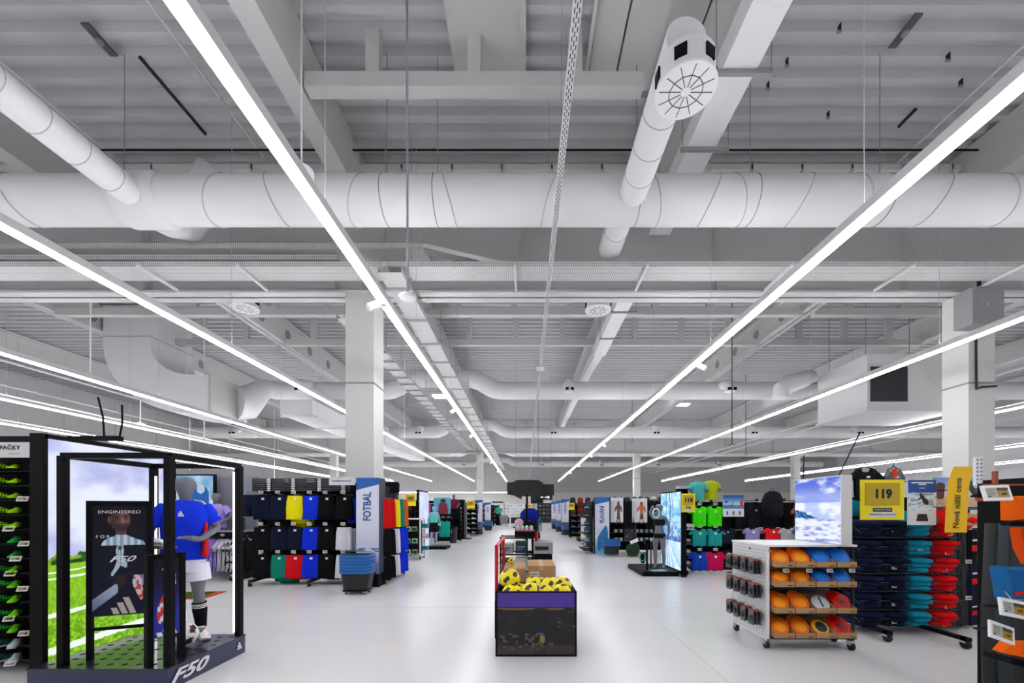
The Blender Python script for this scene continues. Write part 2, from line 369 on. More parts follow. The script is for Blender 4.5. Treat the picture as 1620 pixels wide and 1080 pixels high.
for yy, wd in ((17, 'second'), (26.2, 'third'), (35.5, 'fourth'), (44.5, 'fifth')):
    zz = DZ+.02; lx = -22 if yy > 20 else -10.4
    t = round_duct('round duct crossing the hall, %s from the viewer, humped over the cable tray' % wd, [(XR-2, yy, zz), (-1.0, yy, zz), (-1.25, yy, zz+.04), (-1.5, yy, zz+.14), (-1.8, yy, zz+.34), (-2.05, yy, zz+.44), (-2.3, yy, zz+.48), (-4.5, yy, zz+.48), (-4.75, yy, zz+.44), (-5.0, yy, zz+.34), (-5.3, yy, zz+.14), (-5.55, yy, zz+.04), (-5.8, yy, zz), (lx, yy, zz)], .36, n=24)
    for X in (1.7, 8.0, 14.0, 20.5, -6.6, -8.8, -18):
        if X > lx: nozzle(t, (X-(XR-2), 0, 0))
# big rectangular duct dropping from the roof at the left
t = thing('rectangular_duct', 'large pale rectangular duct dropping from the roof and bending right at the left', 'air duct', (0, 0, 0))
xa, xb = U(163, 14.4), U(263, 14.4)-.55
cx_, cz_ = xb+1.4, V(600, 14.4)+.1
w_ = xb-xa
pl = []
for k in range(0, 10): a = math.radians(180+90*k/9); pl.append((cx_+(1.4+w_)*math.cos(a), V(545, 14.4)+(1.4+w_)*math.sin(a)*.78))
pr = []
for k in range(0, 10): a = math.radians(270-90*k/9); pr.append((cx_+1.4*math.cos(a), V(545, 14.4)+1.4*math.sin(a)*.75))
out = [(xa, H-.05)]+pl+[(cx_+.7, pl[-1][1]), (cx_+.7, pr[0][1])]+pr+[(xb, H-.05)]
MB().prism(out, 14.4, 16.2).build('duct_elbow', DUCT, t)
MB().box(xa-.02, xb+.02, 14.38, 16.22, V(533, 14.4), V(533, 14.4)+.04).build('flange', mat('duct_joint', 'b4b3b3', .6), t); MB().box(cx_+.66, cx_+.74, 14.36, 16.24, pl[-1][1]-.03, pr[0][1]+.03).build('flange', mat('duct_joint', 'b4b3b3', .6), t)
zc = (pl[-1][1]+pr[0][1])/2
MB().tube([(cx_+.72, 15.7, zc), (cx_+.85, 15.9, zc), (cx_+1.2, 16.6, DZ+.02), (cx_+1.4, 17, DZ+.02)], [.62, .6, .38, .36], 24).build('reducer', DUCT, t, smooth='a')
# stepped rectangular ducts running away at the left
for k in range(7):
    y0 = 12+k*2.6; x1 = -7.9-k*.05
    t = thing('rectangular_duct', 'pale box duct section at the left, %s of a row hung under the roof' % ['nearest', 'second', 'third', 'fourth', 'fifth', 'sixth', 'farthest'][k], 'air duct', (x1, y0, 4.95+k*.07), group='box duct sections at the left')
    MB().box(-1.2, 0, 3.2, 5.75, 0, .55).build('duct_body', DUCT, t)
    MB().box(-1.3, .1, 3.4, 3.45, -.05, 0).tube([(-1.28, 3.42, 0), (-1.28, 3.42, 2.7)], .008, 5).tube([(.08, 3.42, 0), (.08, 3.42, 2.7)], .008, 5).build('trapeze_hanger', TRAYW, t)
# flat rectangular duct right of centre
t = thing('rectangular_duct', 'flat pale box duct right of centre carried on cross brackets', 'air duct', (2.72, -4, EYE+5.6))
MB().box(-.22, .22, 0, 12.4, 0, .3).box(-.25, .17, 13.2, 19, -.02, .28).build('duct_body', DUCT, t)
MB().tube([(-.04, 19, .13), (-.15, 21, .12), (-.2, 25, .1), (-.25, 34, .1)], .2, 4).build('duct_far_run', DUCT, t)
for yv in [2.5+1.12*k for k in range(9)]+[13.8, 15.6, 17.4]:
    MB().box(-.32, .42, yv, yv+.05, -.06, -.01).tube([(-.3, yv, -.03), (-.3, yv, H-EYE-5.63)], .008, 5).tube([(.4, yv, -.03), (.4, yv, H-EYE-5.63)], .008, 5).build('cross_bracket', GREY, t)
# air handling box at the right
Y = 13.0
t = thing('air_handler', 'pale air handling box with a dark louvred grille behind the right column', 'air handler', (U(1372, Y), Y, 4.6))
MB().box(0, 2.95, 0, 2.2, 0, 1.75).box(-.05, 3.0, -.05, 2.25, -.06, 0).build('housing', plain('d8d8d8', .5), t)
g = MB().box(.1, 1.25, -.03, 0, .25, 1.35)
g.build('dark_grille', plain('2b2b30', .6), t)
g = MB()
for k in range(9): g.box(.1, 1.25, -.05, -.02, .27+k*.12, .29+k*.12)
g.build('louvre', plain('3c3c42', .6), t)
MB().tube([(-.2, 3.8, 1.75), (-.3, 2.6, 1.7), (-.6, 1.8, 1.6), (-1.3, 1.3, 1.35), (-1.9, 1.0, 1.15), (-2.15, .9, .95), (-2.2, .9, .6)], .25, 18).build('intake_pipe', DUCT, t, smooth='a')
for p in ((.2, .3), (3.1, .3), (.2, 1.9), (3.1, 1.9)): MB().tube([(p[0], p[1], 1.7), (p[0], p[1], H-4.6)], .012, 5).build('hanger_rod', GREY, t)
# ---------- cable trays ----------
PERF = perforated('perforated_tray', 'c9c9c9', 26, .27, holecol='6e6e70', stretch=(1, 1, 0)); PERFS = perforated('perforated_side', 'c9c9c9', 26, .27, holecol='6e6e70', stretch=(1, 0, 1)); PERFL = perforated('perforated_lip', 'c9c9c9', 26, .27, holecol='6e6e70', stretch=(0, 1, 1))
def tray_x(label, x0, x1, y, z, w, h=.1, brk=()):
    t = thing('cable_tray', label, 'cable tray', ((x0+x1)/2, y, z)); a = (x1-x0)/2
    MB().box(-a, a, 0, w, 0, .006).build('tray_floor', PERF, t)
    MB().box(-a, a, -.004, .002, 0, h).build('tray_side', PERFS, t); MB().box(-a, a, w-.002, w+.004, 0, h).build('tray_side', PERFS, t)
    for x in brk: MB().box(x-(x0+x1)/2-.02, x-(x0+x1)/2+.02, -.12, w+.3, -.05, -.005).build('wall_bracket', TRAYW, t)
    MB().tube([(-a, .1, .03), (a*.3, .14, .03), (a, .1, .03)], .02, 6).build('cable', CHAR, t)
    return t
def tray_y(label, x, w, y0, y1, z, h=.1, step=1.1, top=None, rods=True):
    t = thing('cable_tray', label, 'cable tray', (x, y0, z)); L = y1-y0
    MB().box(-w/2, w/2, 0, L, 0, .006).build('tray_floor', PERF, t)
    for s_ in (-1, 1): MB().box(s_*w/2-.003, s_*w/2+.003, 0, L, 0, h).build('tray_side', PERFL, t)
    n = int(L/step); tt = top or H-z
    for k in range(min(n, 30)):
        yy = .5+k*step; m = MB().box(-w/2-.05, w/2+.05, yy, yy+.04, -.05, -.006)
        if rods and k % 2 == 0: m.tube([(-w/2-.04, yy, 0), (-w/2-.04, yy, tt)], .008, 4).tube([(w/2+.04, yy, 0), (w/2+.04, yy, tt)], .008, 4)
        m.build('trapeze_hanger', mat('hanger_grey', 'a5a5a6', .6), t)
    return t
TZ = EYE+4.4
tray_x('long perforated cable tray crossing the hall on the face of the near girder', -13, 13, 7.5, TZ+.02, .46, brk=[-7, -5.2, -2.55, -.2, 2.2, 4.8, 7, 9])
tray_x('upper perforated cable tray at the left, just under the near duct', -13, -1.85, 7.6, TZ+.42, .42)
tray_x('middle narrow cable tray at the left ending short of the column', -13, -3.5, 7.62, TZ+.22, .25)
tray_y('long perforated cable tray running down the hall left of centre', -2.42, .42, 7.3, 47, EYE+4.2, step=1.3)
tray_y('stepped cable tray running away beside the near column', -4.2, .45, 9.6, 31, EYE+4.45, step=.75)
t = thing('cable_tray', 'slanted cable tray joining the upper and long trays left of centre', 'cable tray', (-1.9, 7.55, TZ+.4))
MB().box(0, 1.5, 0, .2, 0, .006, Matrix.Rotation(math.radians(13), 4, 'Y')).box(0, 1.5, 0, .01, 0, .09, Matrix.Rotation(math.radians(13), 4, 'Y')).build('tray_floor', PERF, t)
# perforated strut hung down the middle
t = thing('hanging_channel', 'slotted white channel hung down the middle of the hall', 'channel', (.37, -2, EYE+3.6))
SLOT = perforated('slotted_channel', 'e3e3e3', 14, .3, stretch=(0, 1, 0), holecol='8a8a8c')
MB().box(-.032, .032, 0, 48, 0, .04).build('channel_body', plain('e3e3e3', .5), t)
m = MB()
for k in range(420):
    for s_ in (-.018, 0, .018): m.box(s_-.004, s_+.004, .03+k*.06+(.03 if s_ == 0 else 0), .065+k*.06+(.03 if s_ == 0 else 0), -.001, .001)
tag(m.build('slot_row', plain('4a4a4d', .7), t), kind='stuff')
MB().box(-.1, .1, 12.4, 12.55, -.06, .0).build('junction_box', WHT, t)
for yv in (3.5, 6.5, 9, 12, 16, 20, 26, 32, 40): MB().tube([(.02, yv, .02), (.02, yv, H-EYE-3.6)], .004, 4).build('suspension_wire', GREY, t)
# ---------- continuous light lines ----------
LH = EYE+2.87
HOUS = plain('dadada', .5); EM = mat('light_strip', (.985, .99, 1), emit=LIGHT); EMU = mat('added_uplight_glow', (.985, .99, 1), emit=LIGHT*UPF)
LINES = [(-.698, 'nearest line light left of the central aisle', .085), (1.176, 'nearest line light right of the central aisle', .085), (-1.87, 'second line light from the aisle on the left', .072), (2.63, 'second line light from the aisle on the right', .072),
         (-3.4, 'third line light from the aisle on the left', .072), (4.9, 'third line light from the aisle on the right', .072), (-4.8, 'fourth line light from the aisle on the left', .072), (7.9, 'fourth line light from the aisle on the right', .072), (-6.16, 'fifth line light from the aisle on the left', .072), (10.6, 'fifth line light from the aisle on the right', .072)]
for (k, lab, wd) in LINES:
    x = k*2.87; t = thing('line_light', 'long white '+lab, 'ceiling light', (x, -4.5, LH), group='suspended line lights')
    MB().box(-wd/2-.018, wd/2+.018, 0, 47, .035, .13).build('housing', HOUS, t)
    MB().box(-wd/2, wd/2, 0, 47, 0, .035).build('diffuser', EM, t)
    MB().box(-wd/2+.02, wd/2-.02, 0, 47, .13, .14).build('added_uplight', EMU, t)  # glowing top strip added, hidden from below, to brighten the roof deck
    for q in range(12):
        yy = 5.2+q*3.4; MB().tube([(0, yy, .13), (0, yy, H-LH-.01)], .0045, 4).build('suspension_wire', mat('wire_light', 'b0b0b2', .5), t)
x = -11; t = thing('line_light', 'long white line light running crosswise before the far wall', 'ceiling light', (x, 47.5, 3.35), group='suspended line lights')
MB().box(-14, 9.2, 0, .1, .04, .12).build('housing', HOUS, t); MB().box(-14, 9.2, 0, .1, 0, .04).build('diffuser', EM, t)
for q in (-12, -6, 0, 6): MB().tube([(q, .05, .1), (q, .05, H-3.36)], .01, 4).build('suspension_wire', GREY, t)
SPT = None
for (k, Y, s_, lab) in ((-.698, 5.75, -1, 'white spotlight on the left line light, nearest'), (-.698, 11.9, -1, 'white spotlight on the left line light, second'), (-.698, 15.9, -1, 'white spotlight on the left line light, third'), (-.698, 20, 1, 'white spotlight on the left line light, fourth'), (-.698, 25, -1, 'white spotlight on the left line light, fifth'), (-.698, 31, -1, 'white spotlight on the left line light, farthest'),
                        (1.176, 8.2, 1, 'white spotlight on the right line light, nearest'), (1.176, 18.3, 1, 'white spotlight on the right line light, second'), (1.176, 22, 1, 'white spotlight on the right line light, third'), (1.176, 27, 1, 'white spotlight on the right line light, fourth'), (1.176, 32, 1, 'white spotlight on the right line light, farthest')):
    x = k*2.87
    if SPT is None:
        SPT = t = thing('track_spotlight', lab, 'spotlight', (x, Y, LH), group='spotlights on the line lights')
        MB().box(-.04, .04, -.04, .04, -.02, .0).build('mount', WHT, t)
        MB().tube([(-.05, 0, 0), (-.16, -.1, -.1)], .055, 16).build('lamp_head', WHT, t, smooth='a'); MB().tube([(-.16, -.1, -.1), (-.165, -.105, -.105)], .045, 16).build('lens', plain('f6f6f6', .2), t)
    else: t = dup(SPT, lab, (x, Y, LH))
    t.scale = (1 if s_ < 0 else -1, 1, 1)
# ---------- roof details ----------
def xbar(label, x0, x1, y, z0, z1, d=.2):
    t = thing('cross_member', label, 'steel cross member', ((x0+x1)/2, y, z0)); a = (x1-x0)/2
    MB().box(-a, a, 0, d, 0, z1-z0).build('bar', PAINT, t)
    for q in (-.6, .0, .6): MB().box(q*a-.1, q*a+.1, .02, .16, z1-z0, H-z0-.03).build('post', PAINT, t)
    return t
xbar('heavy grey cross bar under the near roof, above centre', -3.3, 1.75, 6.1, EYE+6.28, EYE+6.5)
for i, x0 in enumerate(GX[1:6]):
    x1 = GX[i+2]; xbar('grey cross bar of the middle bay between the roof beams, bay %s' % ['one', 'two', 'three', 'four', 'five'][i], x0+.19, x1-.19, 13, EYE+6.15, EYE+6.37)
    xbar('farther grey cross bar of the middle bay between the roof beams, bay %s' % ['one', 'two', 'three', 'four', 'five'][i], x0+.19, x1-.19, 15.4, EYE+6.15, EYE+6.37)
m = MB().box(-1.15, 0, YB+1, 6.9, H-.14, H-.02); tag(m.build('roof_panel', PAINT), 'wide flat panel under the near roof, centre', 'roof panel')
m = MB().box(1.02, 1.45, YB+1, 6.9, H-.16, H-.02).box(1.48, 2.55, YB+1, 6.9, H-.18, H-.02); tag(m.build('roof_panel', PAINT), 'pair of flat panels under the near roof, right of centre', 'roof panel')
m = MB().tube([(.97, YB+1, H-.22), (.97, 6.9, H-.22)], .03, 8); tag(m.build('roof_pipe', TRAYW), 'thin white pipe under the near roof right of centre', 'pipe')
m = MB().tube([(-8.4, 7.9, H-.3), (8.7, 7.9, H-.3)], .018, 6); tag(m.build('cable_bundle', BLK2), 'black cable bundle along the top of the near girder', 'cable')
m = MB().box(-8.7, 8.7, 8.2, 8.3, H-.42, H-.32)
for k in range(18): m.box(-8.5+k, -8.46+k, 8.2, 8.5, H-.5, H-.3)
tag(m.build('cable_rail', TRAYW), 'thin rail with small brackets along the near girder top', 'rail')
for (px, py, lab) in ((158, 62, 'dark roof bracket plate with a round knob, upper left'), (1432, 48, 'dark roof bracket plate with a round knob, upper right')):
    Y = (H-EYE)*F/(CY-py); x = U(px, Y); t = thing('roof_bracket', lab, 'bracket', (x, Y, H)); MB().box(-.06, .06, -.22, .22, -.025, 0).build('plate', plain('55555a', .5), t); MB().tube([(0, 0, -.06), (0, 0, -.02)], .05, 14).build('knob', GREY, t)
for (px, py, L, lab) in ((278, 155, 1.35, 'slim black slot bar under the roof, upper left'), (1435, 185, .35, 'short dark bar under the roof, upper right')):
    Y = (H-EYE)*F/(CY-py); x = U(px, Y); tag(MB().box(-.02, .02, -L/2, L/2, -.04, 0, ).build('roof_bar', CHAR, None, (x, Y, H)), lab, 'bracket')
for i, (px, py) in enumerate(((1310, 190), (1328, 55), (1245, 108), (1500, 100), (1215, 145), (1520, 140))):
    Y = (H-.15-EYE)*F/(CY-py); x = U(px, Y); t = thing('roof_clip', 'small dark clip fixed under the near roof, %s of six on the right' % ['first', 'second', 'third', 'fourth', 'fifth', 'sixth'][i], 'clip', (x, Y, H))
    MB().box(-.008, .008, -.03, .03, -.1, 0).build('clip_arm', CHAR, t); MB().box(-.03, .03, -.015, .015, -.12, -.09).build('clip_jaw', GREY, t)
t = thing('smoke_detector', 'white round detector hung on a long rod left of centre', 'detector', (U(645, 5.8), 5.8, V(472, 5.8)))
MB().tube([(0, 0, .0), (0, 0, .03), (0, 0, .07)], [.11, .125, .06], 24).build('detector_disc', WHT, t, smooth='a'); MB().tube([(0, 0, .07), (-.01, 0, H-V(472, 5.8))], .016, 8).build('hanging_rod', STEEL, t)
t = thing('ceiling_diffuser', 'small round white outlet hung behind the nearest left line light', 'air outlet', (U(477, 5.75), 5.75, V(283, 5.75))); MB().tube([(0, 0, 0), (0, 0, .12)], .16, 24).build('diffuser_drum', WHT, t, smooth='a'); MB().tube([(0, 0, .12), (0, 0, H-V(283, 5.75))], .012, 6).build('hanging_rod', WHT, t)
for (px, py, Y, lab) in ((222, 672, 14.8, 'white round detector hung at the left above the field screen'), (434, 770, 30, 'small white detector hung over the left side')):
    t = thing('smoke_detector', lab, 'detector', (U(px, Y), Y, V(py, Y))); MB().tube([(0, 0, 0), (0, 0, .05), (0, 0, .12)], [.12, .13, .05], 16).build('detector_disc', WHT, t, smooth='a'); MB().tube([(0, 0, .1), (0, 0, H-V(py, Y))], .02, 6).build('hanging_rod', WHT, t)
for i, (px, Y, py0) in enumerate(((143, 11.5, 590), (295, 15.5, 620), (323, 15, 700), (640, 20, 700), (300, 20, 745))):
    z = V(py0, Y); tag(MB().tube([(0, 0, 0), (0, 0, H-z)], .018, 6).build('hanging_rod', WHT, None, (U(px, Y), Y, z)), 'thin white rod hung from the roof at the left, %s nearest the left edge' % ['first', 'third', 'fourth', 'fifth', 'second'][i], 'rod')
for i, (px, Y, py0) in enumerate(((1158, 14, 705), (1000, 26, 700), (1180, 22, 720))):
    z = V(py0, Y); t = thing('hanging_rod', 'dark hook rod hung from the roof at the right, %s' % ['nearest', 'farthest', 'middle'][i], 'rod', (U(px, Y), Y, z)); MB().tube([(0, 0, .1), (0, 0, H-z)], .014, 6).build('rod', CHAR, t); MB().tube([(-.1, 0, .06), (-.07, 0, 0), (0, 0, .1), (.08, 0, .02), (.12, 0, .06)], .012, 5).build('hook', CHAR, t)
for i, (x0, x1, y0, y1) in enumerate(((6.9, 8.7, 24.5, 25.1), (13.2, 14.6, 24.5, 25.1), (-6.6, -5.6, 23.5, 24.1), (-5.9, -5.0, 25.8, 26.6), (16, 18, 21, 21.8), (9.8, 11.2, 28, 28.6))):
    tag(MB().box(x0, x1, y0, y1, H-.06, H-.01).build('skylight', mat('daylight', (.97, .99, 1), emit=4)), 'bright roof light, %s counted from the viewer' % ['second', 'third', 'first', 'fifth', 'fourth', 'sixth'][i], 'skylight')
# cabinet on the right column
x = U(1557, 8.45)-.05
t = thing('control_cabinet', 'grey metal control cabinet fixed to the right column', 'cabinet', (U(1570, 8), 8.08, V(512, 8.1)))
MB().box(-.3, .3, 0, .36, 0, .72).build('body', plain('8b8b8d', .5), t); MB().box(-.22, .3, -.02, 0, .02, .7).build('door', plain('87878a', .5), t); MB().box(-.06, -.02, -.04, -.02, .33, .38).build('lock', STEEL, t)
MB().tube([(.05, .2, .72), (.05, .2, .95), (-.15, .2, 1.1), (-.4, .25, 1.1)], .035, 10).build('conduit', CHAR, t, smooth=True)
tag(MB().tube([(x-.29, 8.42, 5.9), (x-.16, 8.42, 5.7), (x-.14, 8.42, 3.9), (x-.05, 8.42, 3.95), (x+.27, 8.42, 3.97)], .02, 6).build('column_cable', CHAR), 'dark cable running down the right column', 'cable')
for i, (a, b_) in enumerate((((155, 628), (165, 692)), ((193, 640), (188, 697)))):
    Y = 5.5; tag(MB().tube([(U(a[0], Y), Y, V(a[1], Y)), (U((a[0]+b_[0])/2+3, Y), Y, V((a[1]+b_[1])/2, Y)), (U(b_[0], Y), Y, V(b_[1], Y))], .012, 6).build('hanging_cable', BLK), 'black cable hanging above the field screen, %s one' % ['left', 'right'][i], 'cable')
tag(MB().box(U(112, 5.5), U(190, 5.5), 5.45, 5.55, V(697, 5.5), V(690, 5.5)).build('hanging_sign', BLK), 'thin black board hung behind the field screen', 'sign')
for i, (a, b_) in enumerate((((1272, 720), (1270, 780)), ((1360, 685), (1318, 770)))):
    Y = 12; tag(MB().tube([(U(a[0], Y), Y, V(a[1], Y)), (U(b_[0], Y), Y, V(b_[1], Y))], .02, 6).build('hanging_cable', CHAR), 'dark cable hanging over the wave screen, %s' % ['upright', 'slanting'][i], 'cable')
for i, x in enumerate((-8.2, -5.2, 7.5)):
    tag(MB().tube([(x, YB+1, H-.22), (x, 8.4, H-.22)], .022, 6).build('service_pipe', TRAYW), 'thin pale conduit under the near roof, %s' % ['at the far left', 'beside the nearest left line light', 'above the nearest right line light'][i], 'pipe')
for i, (x, z) in enumerate(((-13.2, 5.2), (-17, 5.2), (13.2, 5.2), (20, 5.2))):
    tag(MB().tube([(x, 9.6, z), (x, 50, z)], .03, 6).box(x-.02, x+.02, 9.6, 50, z+.25, z+.3).build('service_pipe', TRAYW), 'pair of thin pale rails running down the hall, %s' % ['left inner', 'left outer', 'right inner', 'right outer'][i], 'pipe')
# ================= shop fittings and goods =================
def caster(parent, x, y, r=.04):
    return MB().tube([(x-.015, y, r), (x+.015, y, r)], r, 14).mi(1).box(x-.025, x+.025, y-.02, y+.035, r*1.2, r*2.4).build('caster', [RUB, STEEL], parent)
def price_tag(parent, x, y, z, w=.06, tilt=0, yaw=0):
    h = w*.62; M = Matrix.Translation((x, y, z)) @ Matrix.Rotation(yaw, 4, 'Z') @ Matrix.Rotation(tilt, 4, 'X')
    return MB().box(-w/2, w/2, 0, .008, -h/2, h/2, M).mi(1).box(-w*.4, w*.02, -.002, 0, -h*.3, h*.3, M).mi(2).box(w*.06, w*.4, -.002, 0, -h*.3, h*.3, M).mi(3).box(w*.12, w*.34, -.003, 0, -h*.2, h*.02, M).build('price_tag', [TAGW, plain('8f9088', .5), TAGG, CHAR], parent)
def shorts_body(mb, w=.29, h=.42, d=.035, ph=0, flare=1.12):
    R = [(0, 0, -h, w/2*flare*.98, d), (0, 0, -h+.01, w/2*flare, d*1.1), (0, 0, -h*.6, w/2*1.06, d*1.1), (0, 0, -h*.25, w/2, d), (0, 0, -.03, w/2*.92, d*.8), (0, 0, 0, w/2*.9, d*.6)]
    return mb.loft(R, 24, fold=.28, k=7, ph=ph, e=.6)
def shorts(label, m, loc, rz=0, w=.29, h=.42, group=None, ph=0, flare=1.12, mark=True, sw=None, name='shorts', cat='shorts'):
    t = thing(name, label, cat, loc, rz, group)
    shorts_body(MB(), w, h, .035, ph, flare).build('body', m, t, smooth=True)
    MB().loft([(0, 0, -.035, w/2*.94, .037), (0, 0, .004, w/2*.92, .032)], 20, e=.6).build('waistband', sw or m, t, smooth='a')
    MB().box(-w*.3, w*.3, -.01, .01, .004, .016).tube([(0, 0, .01), (0, 0, .05), (0, .03, .06)], .004, 5).build('clip_hanger', BLK, t)
    if mark: MB().box(w*.0, w*.16, -.047, -.043, -.075, -.035).build('care_tag', WHT, t)
    return t
def sheet(mb, cols, nz=9, fold=.15, k=5, ph=0):
    """soft two-sided cloth body from vertical columns (x, top z, bottom z, half thickness)"""
    for sgn in (-1, 1):
        b = len(mb.v)
        for i, (x, zt, zb, th) in enumerate(cols):
            for j in range(nz+1):
                s_ = 1-2*j/nz; y = th*(1-abs(s_)**5)*(1+fold*math.sin(i*1.3+ph+j*.25)*(.4+.6*j/nz)); mb.v.append((x, sgn*y, zt+(zb-zt)*j/nz))
        for i in range(len(cols)-1):
            for j in range(nz):
                p = b+i*(nz+1)+j; q = p+nz+1
                mb.q(*((p, p+1, q+1, q) if sgn < 0 else (p, q, q+1, p+1)))
    return mb
def tee_body(mb, w, h, d, ph=0, neck=.08, fold=.18):
    a = w/2; X = [-1, -.93, -.8, -.62, -.45, -.3, -.15, 0, .15, .3, .45, .62, .8, .93, 1]; cols = []
    for x in X:
        ax = abs(x)*a; top = -.035-.02*(1-(ax/neck)**2) if ax < neck*.7 else -(ax-neck*.7)/(a)*h*.1
        cols.append((x*a, top, -h+.01*math.cos(x*7+ph), d*(.35 if abs(x) == 1 else .85 if abs(x) > .9 else 1)))
    return sheet(mb, cols, 10, fold, ph=ph)
def tee(label, m, loc, rz=0, w=.36, h=.5, d=.035, group=None, sleeve=.15, ph=0, drop=.75, name='t_shirt', cat='t-shirt', logo=None, mark=True, hanger=True, sm=None):
    t = thing(name, label, cat, loc, rz, group)
    tee_body(MB(), w, h, d, ph).build('torso', m, t, smooth=True)
    for s_ in (-1, 1):
        cols = []
        for q in range(6):
            f = q/5; cols.append((s_*(w*.47+sleeve*f*.8), -h*(.085+.19*f), -h*(.36+.07*f-.05*f*f), d*(.9-.2*f if q < 5 else .45)))
        if s_ < 0: cols = cols[::-1]
        sheet(MB(), cols, 6, .12, ph=ph).build('sleeve', sm or m, t, smooth=True)
    if hanger: MB().tube([(-w*.3, 0, -.02), (0, 0, .015), (w*.3, 0, -.02)], .006, 5).tube([(0, 0, .01), (0, 0, .05), (0, .02, .06)], .004, 5).build('clip_hanger', BLK, t)
    if logo: MB().disc((w*.02, -d*1.05-.004, -h*.28), .028, (0, 1, 0), .006, 12).build('chest_print', logo, t)
    if mark: MB().box(-.02, .02, -d*1.15-.003, -d*1.15, -h*.32, -h*.26).build('care_tag', WHT, t)
    return t
def shoe(label, upper, sole, stripe, loc, rz=0, L=.27, group=None, name='football_boot', cat='shoe', pitch=0, laces=None):
    """heel at -x, toe at +x, sole on z=0"""
    t = thing(name, label, cat, loc, rz, group); t.rotation_euler = (0, pitch, rz); s = L/.27
    R = []
    for (x, hw, zb, zt) in ((-.13, .02, .02, .075), (-.125, .03, .012, .095), (-.09, .036, .01, .098), (-.05, .036, .01, .088), (-.01, .036, .01, .078), (.04, .042, .01, .062), (.09, .044, .01, .047), (.12, .034, .012, .036), (.137, .015, .016, .026)): R.append((x, hw, zb, zt))
    m = MB(); b = 0; n = 14
    for (x, hw, zb, zt) in R:
        for j in range(n):
            a = 2*math.pi*j/n; c, d = math.cos(a), math.sin(a); zz = (zb+zt)/2+(zt-zb)/2*d; k = 1 if d < .2 else 1-.45*(d-.2)
            m.v.append((x*s, hw*c*k*s, zz*s))
    for i in range(len(R)-1):
        for j in range(n): j2 = (j+1) % n; m.q(i*n+j, i*n+j2, (i+1)*n+j2, (i+1)*n+j)
    m.q(*range(n)[::-1]); m.q(*[(len(R)-1)*n+j for j in range(n)])
    m.build('upper', upper, t, smooth=True)
    o = [(-.135, 0), (-.13, .016), (-.05, .018), (.04, .014), (.1, .014), (.14, .02), (.125, .004), (.06, 0), (-.02, .004)]
    MB().prism([(x*s, z*s) for x, z in o], -.036*s, .036*s).build('sole', sole, t)
    if stripe is not None:
        m = MB()
        for k in range(3):
            x = (-.03+k*.026)*s
            for sg in (-1, 1): m.box(-.004*s, .004*s, -.002, .002, 0, .045*s, Matrix.Translation((x, sg*.039*s, .02*s)) @ Matrix.Rotation(.35, 4, 'Y') @ Matrix.Rotation(sg*.22, 4, 'X'))
        m.build('stripes', stripe, t)
    MB().loft([(-.075*s, 0, .088*s, .04*s, .026*s), (-.08*s, 0, .1*s, .045*s, .028*s)], 12).build('collar', laces or BLK, t)
    return t
def soccer_ball(label, loc, r, base, spot, group=None, seed=0, name='football', third=None):
    import bmesh
    bm = bmesh.new(); bmesh.ops.create_icosphere(bm, subdivisions=4, radius=r)
    me = bpy.data.meshes.new(name); bm.to_mesh(me); bm.free()
    q = (1+5**.5)/2; ic = []
    for a in (-1, 1):
        for b_ in (-q, q): ic += [Vector((0, a, b_)).normalized(), Vector((a, b_, 0)).normalized(), Vector((b_, 0, a)).normalized()]
    rr = random.Random(seed); E = Euler((rr.random()*6, rr.random()*6, rr.random()*6)).to_matrix(); ic = [E @ v for v in ic]
    for m in (base, spot, third or plain('ffffff')): me.materials.append(m)
    idx = []
    for p in me.polygons:
        c = p.center.normalized(); ds = sorted((1-c.dot(v) for v in ic)); v = [x for x in ic if 1-c.dot(x) == ds[0]][0]
        u = v.orthogonal().normalized(); w_ = v.cross(u); a = math.atan2(c.dot(w_), c.dot(u)); lim = .045+.026*math.cos(2*a)
        idx.append(1 if ds[0] < lim else (2 if third and ds[0] < lim+.03 and math.cos(5*a) > .2 else 0))
    me.polygons.foreach_set('material_index', idx); me.shade_smooth()
    o = bpy.data.objects.new(name, me); COL.objects.link(o); o.location = loc
    return tag(o, label, 'ball', group)
